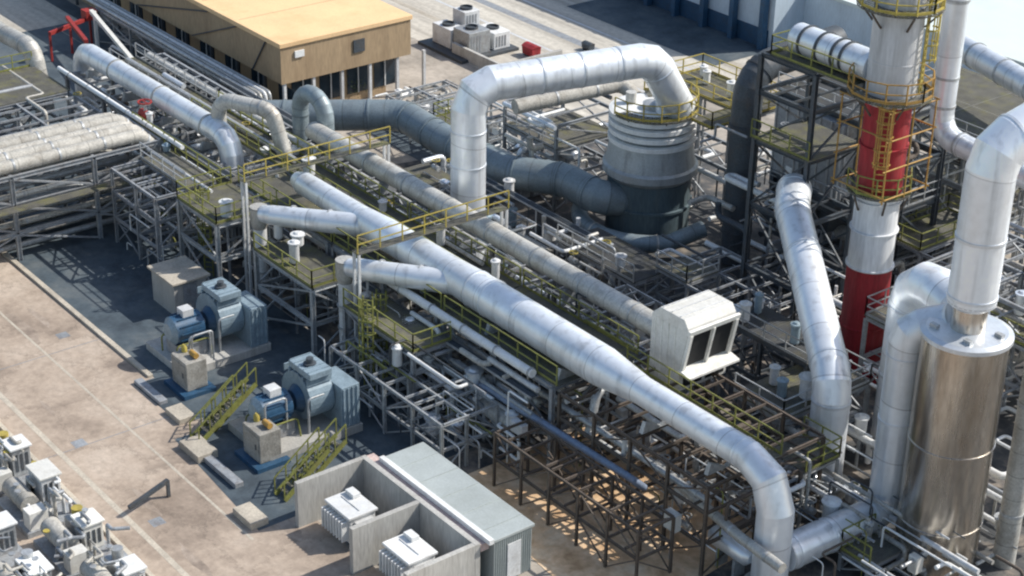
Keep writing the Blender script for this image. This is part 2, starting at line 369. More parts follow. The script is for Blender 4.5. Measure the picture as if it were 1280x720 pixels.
# expansion joints on the yard
for u in (-9, 1.2):
    sheet('paving_joint', 'steel', [(u, -55), (u+.06, -55), (u+.06, -23.8), (u, -23.8)], .013)
sheet('paving_joint', 'kerb', [(-40, -27.1), (14, -27.1), (14, -26.95), (-40, -26.95)], .0135)
sheet('paving_joint', 'kerb', [(-40, -31.25), (25, -31.25), (25, -30.95), (-40, -30.95)], .0135)
rn = random.Random(31)
for i in range(7):
    u, v = rn.uniform(-14, 14), rn.uniform(-31.4, -25); r_ = rn.uniform(.25, 1.1); q_ = []
    for j in range(14): t = 2*PI*j/14; w_ = r_*rn.uniform(.7, 1.2); q_.append((u+math.cos(t)*w_*2.6, v+math.sin(t)*w_*.4))
    sheet('ground_stain', 'g_stain', q_, .0105+.0001*i)
for u, v in ((-11, -25.6), (0.5, -30.2), (9.5, -30.4)): sheet('drain_cover', 'steel', [(u, v), (u+.7, v), (u+.7, v+.7), (u, v+.7)], .0128)
k = MB()
k.box(-80, -3.2, -23.62, -23.3, 0, .16)
tag(k.build('kerb', 'kerb', bevel=.02), 'long straight concrete kerb between the sunlit yard and the dark asphalt', 'kerb')
k = MB(); k.box(-60, 34, -32.6, -32.35, 0, .14)
tag(k.build('kerb', 'kerb', bevel=.02), 'low kerb along the row of packed machine skids', 'kerb')

# ------------------------------------------------------------------ ochre building
root = thing('ochre_building', 'ochre flat-roofed building with overhanging upper storey behind the pipes', 'building', (-31, 2.5, 0))
c = W(350, 55, 6.5)
U1, V0 = c.x, c.y; V1 = W(512, 18, 6.5).y; U0 = U1-42
MB().box(U0, U1, V0, V1, 3.3, 6.15).build('upper_wall', 'ywall', root)
rf = MB().box(U0-.1, U1+.12, V0-.12, V1+.12, 6.15, 6.5).build('roof', 'yroof', root, bevel=.03)
for i in range(7):
    MB().box(U1-6.5-i*5.6, U1-6.42-i*5.6, V0+.3, V1-.3, 6.502, 6.512).build('roof_seam', 'ywall', rf)
MB().box(U0+.3, U1-1.3, V0+1.1, V1-1.5, 0, 3.3).build('lower_wall', 'ywall', root)
for j in range(4):
    v = V0+1.6+j*2.5
    w_ = MB().box(U1-1.29, U1-1.24, v, v+2.0, .7, 2.9).build('window', 'glass', root)
    MB().box(U1-1.23, U1-1.19, v+.95, v+1.05, .7, 2.9).build('mullion', 'pale', w_)
for j in range(6):
    v = V0+.25+j*2.55
    MB().box(U1-.35, U1-.1, v, v+.22, 0, 3.3).build('column', 'pale', root)
for j in range(10):
    u = U1-3-j*4
    MB().box(u, u+.2, V0+.15, V0+.35, 0, 3.3).build('column', 'dark', root)
    w_ = MB().box(u+.8, u+3, V0+1.03, V0+1.09, 1.0, 2.6).build('window', 'glass', root)
    MB().box(u+1.85, u+1.95, V0+.98, V0+1.02, 1.0, 2.6).build('mullion', 'pale', w_)
for j in range(4):
    MB().bar((U1-4-j*9.3, V0-.09, 3.4), (U1-2-j*4.3, V0-.09, 6.1), .09).build('downpipe', 'dark', root)
MB().box(U1+.01, U1+.12, V0+1.2, V0+2.0, 5.2, 5.7).build('vent', 'white', root)
MB().box(U1+.01, U1+.1, V0+6.4, V0+7.4, 4.5, 5.5).build('vent', 'dark', root)

# pipes lying between the ochre building and the asphalt
for i, (a, b, z, r, mm, lab) in enumerate([((-52, -1.0), (-27, -1.0), 1.1, .13, 'pale', 'pale straight pipe nearest the ochre building wall on low sleepers'),
        ((-50, -2.6), (-29, -2.6), .7, .18, 'galv', 'grey low pipe in the shaded strip beside the ochre building'),
        ((-33, -4.2), (-25.5, -4.2), 1.4, .16, 'white', 'short white pipe in the shaded strip near the arched pipes')]):
    p, _ = duct('service_pipe', lab, 'pipe', [(a[0], a[1], .1), (a[0], a[1], z), (b[0], b[1], z), (b[0]+.1, b[1]+2.4, z)], r, mm, .4, 3, n=12)
    for t in range(5):
        u = a[0]+(b[0]-a[0])*(t+.5)/5
        MB().box(u-.1, u+.1, a[1]-.3, a[1]+.3, 0, z-r).build('support', 'dark', p)

# ------------------------------------------------------------------ the big ducts
ZD = 6.5; VM = -9.6; VB = -4.5
Pm = [V((-8.6, VM, ZD)), V((20.0, VM, ZD)), V((22.0, VM, ZD)), V((32.0, VM, ZD)), V((32.0, VM, -.0))]
Pb = bend([Pm[0], V((32.0, VM, ZD)), Pm[4]], 2.0, 2)
Pb = [Pb[0]]+[V((u_, VM, ZD)) for u_ in (-2.4, .2, 7.0, 9.2, 19.6, 22.6)]+Pb[1:]
root, _ = duct('gas_duct', 'widest silver duct running diagonally over the pipe rack, turning down at its end', 'duct', Pb, [.72, .78, .94, .98, 1.06, 1.06, .73]+[.76, .84]+[.88]*(len(Pb)-9), 'silver', None,
    bands=[17.6, 19.0, 38.2], band_m='silver_plain', n=36, bw=.12, bs=1.04)
MB().lathe((32.0, VM, .0), [(1.25, 0), (1.25, .35), (1.0, .36)], 28).build('base_flange', 'galv', root)
MB().tube([(-9.4, VM, ZD), (-8.6, VM, ZD)], [.5, .74], 28).build('end_cone', 'silver_plain', root)
root, _ = duct('gas_duct', 'narrower dull grey duct running parallel behind the widest silver duct', 'duct', [(-15.6, VB, ZD), (18.4, VB, ZD)], .62, 'dull', None, auto=4.2, band_m='galv', bw=.1, bs=1.08)
# branch ducts with their risers
for i, (cx, cy, jx, lab1, lab2) in enumerate([(-7.3, -13.6, -1.2, 'upper of the two silver branches joining the widest duct, over the left fan', ''), (1.7, -13.4, 8.0, 'lower of the two silver branches joining the widest duct, above the right fan', '')]):
    P = [(cx, cy, .9), (cx, cy, 6.15), (jx, VM+.1, 6.35)]
    rt = thing('branch_duct', lab1, 'duct', (cx, cy, 0))
    MB().tube([(cx, cy, .9), (cx, cy, 5.1)], .42, 20).build('riser', 'pale', rt)
    MB().tube([(cx, cy, 5.1), (cx, cy, 5.5), (cx, cy, 6.5)], [.42, .55, .55], 20).build('riser_head', 'dull', rt)
    MB().tube([(cx+.3, cy, 6.15), (cx+1.0, cy+.35, 6.2), (jx, VM+.1, 6.35)], [.5, .6, .72], 24).build('branch_pipe', 'silver', rt)
    for t in (.3, .62):
        q = V((cx, cy, 6.15)).lerp(V((jx, VM+.1, 6.35)), t); d = (V((jx, VM, 6.35))-V((cx, cy, 6.15))).normalized()
        MB().tube([q-d*.06, q+d*.06], .62+.14*t, 24).build('flange', 'galv', rt)
    for z in (2.2, 3.6):
        MB().lathe((cx, cy, z), [(.5, 0), (.5, .1)], 20).build('flange', 'galv', rt)
# inverted-L duct to the scrubber vessel
a = V((-2.4, -1.7, 0)); 
P6 = bend([a, a+V((0, 0, 13.0)), V((.7, 10.2, 13.2)), V((.9, 12.6, 9.4))], 1.5, 2)
duct('gas_duct', 'tall silver inverted-L duct rising from the rack and crossing to the round vessel', 'duct', P6, 1.08, 'silver', None, bands=[4, 8.0, 10.2, 16.9, 19.6, 22.2, 25.4], band_m='silver_plain', n=32, bw=.12, bs=1.035)
# S duct behind it, its shade put into the blue-grey colour
P5 = [V((-27, -1.8, 3.2)), V((-22.6, 3.3, 3.5)), V((-20.4, 6.0, 3.6)), V((-15.3, 5.9, 3.4)), V((-8.2, 6.0, 3.5)), V((-5.0, 8.3, 3.5)), V((-1.2, 8.2, 3.5)), V((-1.0, 10.6, 3.0))]
duct('gas_duct', 'blue-grey winding duct in shade passing behind the tall silver inverted-L duct', 'duct', P5, 1.12, 'shade', 1.8, 3, auto=3.0, band_m='shade', n=28, bw=.16)
# top-left parallel duct, hook and small arch
duct('gas_duct', 'straight silver duct high on the left end of the rack, dark elbow at one end', 'duct', [(-38.3, -9.8, 1), (-38.3, -9.8, ZD), (-17.6, -9.6, ZD), (-17.0, -9.6, 2)], .76, 'silver', 1.3, 3, auto=6.4, band_m='dull', n=28)
duct('gas_duct', 'silver-grey duct entering from the left edge and bending down into the rack', 'duct', [(-60, -14.2, ZD), (-40.6, -12.6, ZD), (-39.6, -12.5, 2)], .68, 'dull', 1.2, 3, auto=4, band_m='galv', n=24)
duct('arched_pipe', 'small grey arched pipe hooked over the end of the straight silver duct', 'pipe', [(-19.6, -9.2, 5.4), (-19.6, -9.2, 8.5), (-16.2, -7.2, 8.3), (-15.4, -6.8, 5.3)], .5, 'dull', 1.0, 4, n=22, bands=[1.3, 5.8], band_m='galv')
duct('arched_pipe', 'dark grey upside-down U pipe standing beside the ochre building', 'pipe', [(-18.1, -3.9, 1.2), (-18.1, -3.9, 8.5), (-15.3, -3.7, 8.5), (-15.3, -3.7, 3.0)], .56, 'shade', 1.35, 5, n=22, bands=[3.5, 5.5, 12.5], band_m='shade')
# scrubber vessel
tc = V((-.9, 12.0, .6))
rt = thing('scrubber_vessel', 'fat round vessel with pale banded top and dark lower body', 'vessel', tc)
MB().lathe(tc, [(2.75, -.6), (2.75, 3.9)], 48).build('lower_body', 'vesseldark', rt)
MB().lathe(tc, [(2.7, 3.9), (3.12, 4.3), (3.12, 4.75), (2.95, 4.9), (2.68, 6.4)], 48).build('flared_skirt', 'vessel', rt)
MB().lathe(tc, [(2.6, 6.4), (2.6, 8.3), (2.4, 8.36), (.9, 8.4)], 48).build('upper_body', 'shade', rt)
for z in (6.35, 6.95, 7.5, 8.05):
    MB().lathe(tc+V((0, 0, z)), [(2.6, 0), (2.85, .05), (2.85, .34), (2.6, .4)], 48).build('band', 'white', rt)
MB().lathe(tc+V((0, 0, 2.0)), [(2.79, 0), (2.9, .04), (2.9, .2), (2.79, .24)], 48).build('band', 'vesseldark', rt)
MB().tube([tc+V((1.2, .6, 8.5)), tc+V((1.2, .6, 9.2))], 1.15, 24).build('inlet_nozzle', 'silver_plain', rt)
MB().tube([tc+V((-1.5, -.6, 8.5)), tc+V((-1.5, -.6, 9.2))], .35, 16).build('inlet_nozzle', 'dull', rt)
vessel_root = rt
MB().lathe(tc, [(.7, 8.4), (.7, 8.8), (.3, 8.9)], 20).build('manway', 'galv', rt)
# ring main around its foot
pts = [tc+V((math.cos(t)*4.5, math.sin(t)*4.5, .9)) for t in [math.radians(d) for d in range(-150, -10, 14)]]
pts = [pts[0]+V((-1.2, 1.5, 0))]+pts+[pts[-1]+V((.6, 2.4, .6))]
duct('ring_pipe', 'dull grey curved pipe wrapped round the foot of the round vessel', 'pipe', pts, .55, 'shade', None, n=20, bands=[2.5, 6.5, 11], band_m='dull')
duct('service_pipe', 'dull straight pipe sloping beneath the crossing of the inverted-L duct', 'pipe', [(-7.0, 5.5, 8.6), (-5.6, 13.5, 8.9), (-4.4, 13.6, 8.3)], .5, 'beige', .7, 3, n=20, bands=[3, 6], band_m='galv')
# dark duct with its casing
duct('gas_duct', 'dark blue-grey duct dropping beside the round vessel from a short level run', 'duct', [(5.7, 13.7, .3), (5.7, 13.7, 13.2), (5.6, 21.5, 13.6)], .95, 'dark', 1.9, 4, auto=3.6, band_m='dark', n=28)
# sloping duct in front of the red and white stack
a = V((27.4, -1.1, 0))
P10 = bend([V((15.2, 8.2, 10.2)), V((16.6, 6.6, 9.9)), a+V((0, 0, 6.4)), a+V((0, 0, 0))], 1.3, 2)
duct('gas_duct', 'light silver duct sloping down left of the red and white stack', 'duct', P10, .98, 'silver', None, bands=[.3, 2.6, 6.0, 14.5, 16.6], band_m='silver_plain', n=30, bw=.14, bs=1.04)
MB_ = MB().lathe((27.4, -1.1, 0), [(1.35, .02), (1.35, .5)], 24); tag(MB_.build('duct_plinth', 'concrete'), 'round concrete plinth under the foot of the sloping silver duct', 'plinth')
# stack
s0 = V((20.4, 9.2, 0))
rt = thing('chimney_stack', 'tall round chimney stack painted in red and white bands with orange ladders', 'chimney', s0)
for z0, z1, r0, r1, mm in ((0, 7.2, 1.28, 1.25, 'red'), (7.2, 11.7, 1.25, 1.22, 'stackwhite'), (11.7, 17.0, 1.25, 1.25, 'red'), (17.0, 22, 1.34, 1.34, 'stackwhite'), (22, 27, 1.3, 1.3, 'stackwhite')):
    MB().lathe(s0, [(r0, z0), (r1, z1)], 40).build('shell_section', mm, rt)
for z in (3.5, 7.2, 9.4, 11.2, 14.4, 16.9, 19.2):
    MB().lathe(s0+V((0, 0, z)), [(1.3, 0), (1.36, .02), (1.36, .1), (1.3, .12)], 40).build('flange', 'red' if z in (3.5, 14.4) else 'stackwhite', rt)
def cage_ladder(rt, x, y, z0, z1, nx, ny, mm='orange'):
    """vertical ladder on the side (nx,ny) with hoop cage"""
    px, py = -ny, nx; l = MB()
    for s_ in (-.28, .28): l.bar((x+px*s_, y+py*s_, z0), (x+px*s_, y+py*s_, z1), .07)
    z = z0+.3
    while z < z1: l.bar((x-px*.28, y-py*.28, z), (x+px*.28, y+py*.28, z), .05); z += .33
    l.build('ladder', mm, rt)
    c_ = MB(); z = z0+2
    for ang in (-60, -20, 20, 60):
        t = math.radians(ang); q = (x+nx*(.15+.45*math.cos(t))+px*.45*math.sin(t), y+ny*(.15+.45*math.cos(t))+py*.45*math.sin(t))
        c_.bar((q[0], q[1], z0+1.8), (q[0], q[1], z1), .05)
    while z < z1:
        hp = []
        for ang in range(-90, 91, 30):
            t = math.radians(ang); hp.append((x+nx*(.15+.47*math.cos(t))+px*.47*math.sin(t), y+ny*(.15+.47*math.cos(t))+py*.47*math.sin(t), z))
        for p_, q_ in zip(hp, hp[1:]): c_.bar(p_, q_, .06, .08)
        z += .8
    c_.build('ladder_cage', mm, rt)
n_ = (math.cos(math.radians(-52)), math.sin(math.radians(-52)))
cage_ladder(rt, s0.x+n_[0]*1.45, s0.y+n_[1]*1.45, 11.9, 17.2, *n_)
n2 = (math.cos(math.radians(28)), math.sin(math.radians(28)))
cage_ladder(rt, s0.x+n2[0]*1.55, s0.y+n2[1]*1.55, 17.6, 26, *n2, mm='yellow')
def ring_platform(rt, c, z, r0, r1, a0=0, a1=2*PI, mm='grate', rail='yellow', n=20):
    d = MB().lathe(c+V((0, 0, z)), [(r0, 0), (r1, 0), (r1, .12), (r0, .12), (r0, 0)], n, a0, a1).build('platform_deck', mm, rt)
    h = MB(); cnt = max(4, int(abs(a1-a0)*r1/1.1)); pr = None
    for i in range(cnt+1):
        t = a0+(a1-a0)*i/cnt; p = c+V((math.cos(t)*(r1-.06), math.sin(t)*(r1-.06), z+.12))
        h.bar(p, p+V((0, 0, 1.1)), .07)
        if pr:
            for hh in (.1, .55, 1.1): h.bar(pr+V((0, 0, hh)), p+V((0, 0, hh)), .06 if hh > .2 else .03, None if hh > .2 else .16)
        pr = p
    h.build('handrail', rail, d)
    for i in range(max(3, cnt//2)):
        t = a0+(a1-a0)*(i+.5)/max(3, cnt//2); e = V((math.cos(t), math.sin(t), 0))
        MB().bar(c+e*r0+V((0, 0, z-1.0)), c+e*(r1-.1)+V((0, 0, z-.04)), .09).build('bracket', 'rust', d)
ring_platform(vessel_root, tc, 8.42, 1.9, 2.95, math.radians(-100), math.radians(150), rail='yellow')
ring_platform(rt, s0, 17.35, 1.4, 2.3, rail='orange')
ring_platform(rt, s0, 11.75, 1.3, 1.8, math.radians(-130), math.radians(60), rail='olive')
ring_platform(rt, s0, 22.2, 1.36, 2.3, rail='yellow')
sf = thing('scaffold', 'tan tube scaffold wrapped round the upper red band of the stack', 'scaffold', (s0.x, s0.y, 11.9))
for a_ in (-1.75, 1.75):
    for b_ in (-1.75, 0, 1.75): MB().tube([(s0.x+a_, s0.y+b_, 11.9), (s0.x+a_, s0.y+b_, 17.2)], .05, 6).build('standard', 'orange', sf)
for z_ in (12.1, 13.8, 15.5, 17.1):
    for a_ in (-1.75, 1.75):
        MB().tube([(s0.x+a_, s0.y-1.95, z_), (s0.x+a_, s0.y+1.95, z_)], .045, 6).build('ledger', 'orange', sf)
        if z_ != 13.8: MB().tube([(s0.x-1.95, s0.y+a_, z_+.1), (s0.x+1.95, s0.y+a_, z_+.1)], .045, 6).build('ledger', 'orange', sf)
# right group: loop duct, back arch, tank with riser
P11 = bend([V((31.9, -8.6, 1.6)), V((32.2, -1.9, 1.6)), V((32.2, -1.9, 11.7)), V((33.8, -.5, 12.5)), V((34.4, -.9, 13.1))], 1.0, 2)
duct('gas_duct', 'silver duct rising before the tall warm-tinted tank and looping back to the widest duct', 'duct', P11, .86, 'silver', None, bands=[.5, 2.8, 5.6, 11.5, 15.0], band_m='silver_plain', n=30, bw=.12, bs=1.04)
P11b = bend([V((27.3, 4.4, 0)), V((27.4, 4.4, 10.9)), V((31.2, 3.6, 10.4)), V((31.9, 2.6, 10.9))], 1.9, 3)
duct('gas_duct', 'fattest arched silver duct curving over behind the tall warm-tinted tank top', 'duct', P11b, 1.22, 'silver', None, bands=[5, 9, 16.5], band_m='silver_plain', n=32, bs=1.03)
t0 = V((35.0, -1.25, 0))
rt = thing('stainless_tank', 'tall warm-tinted stainless tank with a rimmed flat top and thick riser', 'tank', t0)
MB().lathe(t0, [(2.0, -.0), (2.0, 12.4)], 56).build('shell', 'brown', rt)
MB().lathe(t0, [(2.0, 12.4), (2.12, 12.45), (2.12, 12.65), (1.85, 12.75), (.6, 12.85)], 56).build('top_rim', 'silver_plain', rt)
for z in (2.6, 6.9): MB().lathe(t0+V((0, 0, z)), [(2.0, 0), (2.05, .02), (2.05, .08), (2.0, .1)], 56).build('band', 'brown', rt)
MB().lathe(t0, [(.8, 12.8), (.8, 14.2)], 30).build('neck', 'brown', rt)
MB().lathe(t0, [(.8, 13.9), (1.12, 14.15), (1.12, 14.3)], 30).build('reducer', 'silver_plain', rt)
for a_ in (20, 140, 230, 310):
    e = V((math.cos(math.radians(a_)), math.sin(math.radians(a_)), 0)); MB().box(*(lambda q: (q.x-.2, q.x+.2, q.y-.12, q.y+.12, 12.6, 12.95))(t0+e*1.5)).build('top_fitting', 'galv', rt)
PR = bend([t0+V((0, 0, 14.2)), t0+V((0, 0, 21.6)), t0+V((1.0, 4.0, 23.2)), t0+V((3, 12, 24))], 1.5, 2)
duct('gas_duct', 'thick silver riser standing on the tall warm-tinted tank and bending away at the top', 'duct', PR, 1.12, 'silver', None, bands=[.3, 3.2, 8.2], band_m='silver_plain', n=34, bs=1.035)
duct('gas_duct', 'big silver pipe end entering beside the tank top from the right edge', 'duct', [(33.2, 7.2, 10.0), (34.4, 13.5, 10.2), (40, 16, 10.2)], 1.15, 'silver', 1.4, 2, bands=[.4, 2.5], band_m='silver_plain')
p0 = W(1280, 480, 8); p1 = W(1245, 720, 0)
duct('service_pipe', 'slim pale vertical pipe at the right edge beside the tall warm-tinted tank', 'pipe', [(37.3, 1.2, -.0), (37.3, 1.2, 13), (38, 4, 14)], .55, 'dull', .8, 3, n=20, bands=[3, 9], band_m='galv')
for (x, y, zt, r_, lab) in ((31.0, .7, 9.6, .3, 'slim upright pipe nearest the front duct between duct and tall warm-tinted tank'), (30.5, 2.0, 10.6, .4, 'upright grey pipe second from the front duct beside the tall warm-tinted tank'), (29.6, 3.4, 9.0, .26, 'thin upright pipe tucked behind the front duct near the arched duct')):
    duct('service_pipe', lab, 'pipe', [(x, y, 0), (x, y, zt), (x+1.2, y+.6, zt+.3)], r_, 'dull', .5, 3, n=16, auto=4, band_m='galv')
# flue into the stack and the pipes top right
z = 18.4
duct('gas_duct', 'silver flue with dark flanges running into the top of the red and white stack', 'duct', [(s0.x-7.4, s0.y+.6, z-.2), (s0.x-1.2, s0.y, z)], .86, 'silver', None, bands=[.9, 2.3, 3.6, 4.3], band_m='dark', n=28, bw=.14, bs=1.1)
a_, b_ = W(1200, 58, 12), W(1300, 116, 12)
duct('gas_duct', 'silver pipe passing out of frame behind the thick tank riser', 'duct', [a_, b_, b_+(b_-a_)], .85, 'silver', None, auto=3.2, band_m='galv')
q = W(1174, 168, 13); e = W(1240, 200, 13)
duct('gas_duct', 'light grey pipe dropping right of the stack and curving out to the right', 'duct', [V((q.x, q.y, 24)), q, e, e+(e-q)*1.5], .68, 'silver', 1.3, 4, bands=[3, 7.5, 9.2, 12.2, 15], band_m='galv', n=26)
# ------------------------------------------------------------------ steel frames
def steel_frame(name, label, us, vs, zs, m='steel', braces='uv', deck=(), rail='olive', w=.24, cat='steel frame', group=None, deckm='grate', dens=1.0, seed=1):
    rnd = random.Random(seed)
    rt = thing(name, label, cat, (us[0], vs[0], 0), group); zt = zs[-1]
    for u in us:
        for v in vs: MB().ibeam((u, v, 0), (u, v, zt), w, w).build('post', m, rt)
    for z in zs[1:]:
        for v in vs: MB().ibeam((us[0], v, z), (us[-1], v, z), w*.7, w*1.1).build('beam', m, rt)
        for u in us:
            MB().ibeam((u, vs[0]+.13, z-.005), (u, vs[-1]-.13, z-.005), w*.7, w*1.05).build('beam', m, rt)
    for z in zs[1:]:
        x = us[0]+1.0
        while x < us[-1]-.4 and len(rt.children) < 78:
            if min(abs(x-u) for u in us) > .4: MB().bar((x, vs[0]+.1, z+.02), (x, vs[-1]-.1, z+.02), .08, .14).build('joist', m, rt)
            x += 1.5
    zz = list(zip(zs, zs[1:]))
    if 'u' in braces:
        for v in (vs[0], vs[-1]):
            for a, b in zip(us, us[1:]):
                for z0, z1 in zz:
                    if rnd.random() < dens:
                        if rnd.random() < .5: MB().bar((a+.1, v+.03, z0+.1), (b-.1, v+.03, z1-.1), max(.06, w*.42)).build('brace', m, rt)
                        else: MB().bar((b-.1, v+.03, z0+.1), (a+.1, v+.03, z1-.1), max(.06, w*.42)).build('brace', m, rt)
    if 'v' in braces:
        for u in (us[0], us[-1]):
            for a, b in zip(vs, vs[1:]):
                for z0, z1 in zz:
                    if rnd.random() < dens:
                        s_ = (a, b) if rnd.random() < .5 else (b, a)
                        MB().bar((u+.03, s_[0], z0+.1), (u+.03, s_[1], z1-.1), max(.06, w*.42)).build('brace', m, rt)
    for (u0, u1, v0, v1, z, sides) in deck:
        d = MB().box(u0, u1, v0, v1, z+.14, z+.2).build('deck', deckm, rt)
        if sides: rails(d, u0, u1, v0, v1, z+.2, sides, rail)
    return rt
def rail_line(h, p, q, kick=True):
    p = V(p); q = V(q); n = max(1, round((q-p).length/1.5))
    for i in range(n+1):
        c = p.lerp(q, i/n); h.bar(c, c+V((0, 0, 1.1)), .065)
    for z in (.55, 1.1): h.bar(p+V((0, 0, z)), q+V((0, 0, z)), .06)
    if kick: h.bar(p+V((0, 0, .08)), q+V((0, 0, .08)), .02, .14)
def rails(par, u0, u1, v0, v1, z, sides, m):
    e = .05
    for s_ in sides:
        h = MB(); ln = {'a': ((u0+e, v0+e, z), (u1-e, v0+e, z)), 'b': ((u0+e, v1-e, z), (u1-e, v1-e, z)), 'c': ((u0+e, v0+e, z), (u0+e, v1-e, z)), 'd': ((u1-e, v0+e, z), (u1-e, v1-e, z))}[s_]
        rail_line(h, *ln); h.build('handrail', m, par)
# main rack, one frame per stretch
segs = [(-38, -26, 'steel', 'grey steel pipe rack under the straight silver duct at the left end'),
        (-25.8, -14, 'steel', 'grey steel pipe rack beside the hooked and arched pipes'),
        (-13.8, -3, 'steel', 'grey steel pipe rack behind the left blue fan'),
        (-2.8, 8, 'steel', 'grey steel pipe rack behind the right blue fan'),
        (8.2, 18, 'steel', 'grey steel pipe rack between the right fan and the louvred intake box'),
        (18.2, 29.5, 'rust', 'dark weathered steel trestle under the far end of the widest silver duct')]
for i, (a, b, mm, lab) in enumerate(segs):
    n = 3; us = [a+.2+(b-a-.4)*t/(n-1) for t in range(n)]
    zs = [0, 2.4, 5.0] if mm != 'rust' else [0, 1.8, 3.6, 5.0]
    us = us if mm != 'rust' else [a+.2+(b-a-.4)*t/4 for t in range(5)]
    dk = [(a, b, -7.9, -5.7, 5.0, 'ab')] if i < 5 else [(a, b, -7.9, -6.7, 5.0, 'b')]
    if i in (2, 3, 4): dk.append((a, b, -11.3, -8.2, 5.0, 'a'))
    if i == 1: dk.append((a, b, -12.4, -10.8, 5.0, 'a'))
    steel_frame('pipe_rack', lab, us, [-11.4, -7.9, -3.6], zs, mm, 'uv', dk, 'olive' if i else 'galv', .24 if mm != 'rust' else .16, 'pipe rack', seed=10+i, dens=1 if mm == 'rust' else .8)
# saddles under the big ducts
for i, u in enumerate([-36, -30.5, -25, -19.6]):
    s_ = MB().prism([(-10.7, 5.2), (-8.6, 5.2), (-8.75, 5.75), (-9.65, 5.5), (-10.55, 5.75)], 'x', u-.12, u+.12)
    tag(s_.build('pipe_saddle', 'galv'), 'grey steel saddle carrying the straight silver duct', 'pipe saddle', 'saddles under the straight silver duct')
for i, u in enumerate([-6.5, -.5, 5.5, 11.5, 17.5, 24, 28.6]):
    s_ = MB().prism([(-10.9, 5.2), (-8.3, 5.2), (-8.5, 5.8), (-9.6, 5.22), (-10.7, 5.8)], 'x', u-.12, u+.12)
    tag(s_.build('pipe_saddle', 'galv'), 'grey steel saddle carrying the widest silver duct', 'pipe saddle', 'saddles under the widest silver duct')
for i, u in enumerate([-13, -7, -1, 5, 11, 16.4]):
    s_ = MB().box(u-.1, u+.1, -5.1, -3.9, 5.15, 5.95)
    tag(s_.build('pipe_saddle', 'steel'), 'grey steel stool carrying the dull grey duct', 'pipe saddle', 'stools under the dull grey duct')
# cross-over platforms with yellow rails
for (u, lab) in ((-8.9, 'narrow yellow-railed cross-over footbridge at the near end of the widest silver duct'), (3.2, 'narrow yellow-railed cross-over footbridge between the two silver branches')):
    rt = thing('footbridge', lab, 'footbridge', (u, -12, 5.2))
    MB().box(u, u+.62, -13.9, -3.4, 7.72, 7.78).build('deck', 'grate', rt)
    for du in (.58,):
        h = MB(); rail_line(h, (u+du, -13.9, 7.8), (u+du, -3.4, 7.8), False); h.build('handrail', 'yellow', rt)
    for v in (-13.8, -3.5):
        for du in (.08, .55): MB().bar((u+du, v, 0 if v < -12 else 5.2), (u+du, v, 7.72), .14).build('post', 'pale', rt)
# side decks by the risers
steel_frame('access_platform', 'pale-edged platform with yellow-green rails left of the upper branch duct', [-13.6, -8.9], [-15.6, -11.9], [0, 2.8, 5.1], 'galv', 'uv', [(-13.7, -8.8, -15.7, -11.8, 5.1, 'acd')], 'olive', .24, 'platform', seed=3)
steel_frame('access_platform', 'pale-edged platform between the two risers behind the blue fans', [-5.8, .4], [-14.8, -11.9], [0, 2.2, 4.4], 'galv', 'uv', [(-5.9, .5, -14.9, -11.8, 4.4, 'ad')], 'olive', .24, 'platform', seed=4)
steel_frame('access_platform', 'narrow platform with yellow-green rails right of the lower branch riser', [3.0, 9.6], [-14.3, -11.9], [0, 2.2, 4.2], 'steel', 'uv', [(2.9, 9.7, -14.4, -11.8, 4.2, 'ad')], 'olive', .22, 'platform', seed=5)
def stair(label, p, q, w=.9, m='olive'):
    p = V(p); q = V(q); rt = thing('steel_stair', label, 'stair', p); d = (q-p); dh = V((d.x, d.y, 0)).normalized(); s_ = V((-dh.y, dh.x, 0))*w/2
    for k_ in (-1, 1):
        MB().bar(p+s_*k_, q+s_*k_, .08, .28).build('stringer', m, rt)
        h = MB(); up = V((0, 0, 1)); h.bar(p+s_*k_+up, q+s_*k_+up, .06)
        for t in range(5): c_ = p.lerp(q, t/4)+s_*k_; h.bar(c_, c_+up, .06)
        h.build('handrail', m, rt)
    n = max(3, int(abs(d.z)/.22))
    for i in range(1, n):
        c_ = p.lerp(q, i/n); MB().quadbox([c_-s_-dh*.13, c_+s_-dh*.13, c_+s_+dh*.13, c_-s_+dh*.13]+[x+V((0, 0, .04)) for x in (c_-s_-dh*.13, c_+s_-dh*.13, c_+s_+dh*.13, c_-s_+dh*.13)]).build('tread', 'grate', rt)
for lab, px, py, h_ in (('yellow-green caged ladder at the corner of the platform left of the upper branch', 262, 345, 5.2), ('yellow-green caged ladder right of the lower branch riser', 462, 500, 5.6), ('yellow-green caged ladder on the rear side of the plain rack front', 478, 470, 4.6)):
    c_ = W(px, py, 0); rt = thing('access_ladder', lab, 'ladder', c_); cage_ladder(rt, c_.x, c_.y, 0, h_+.9, .6, -.8, mm='olive')
for lab, px, py in (('short olive stair in front of the left blue fan', 244, 552), ('second short olive stair tucked behind the left fan stair', 262, 535), ('short olive stair in front of the right blue fan', 350, 622), ('second short olive stair next to the concrete pens', 372, 610)):
    c_ = W(px, py, .1); stair(lab, c_, c_+V((-.3, 2.9, 1.8)), .8)
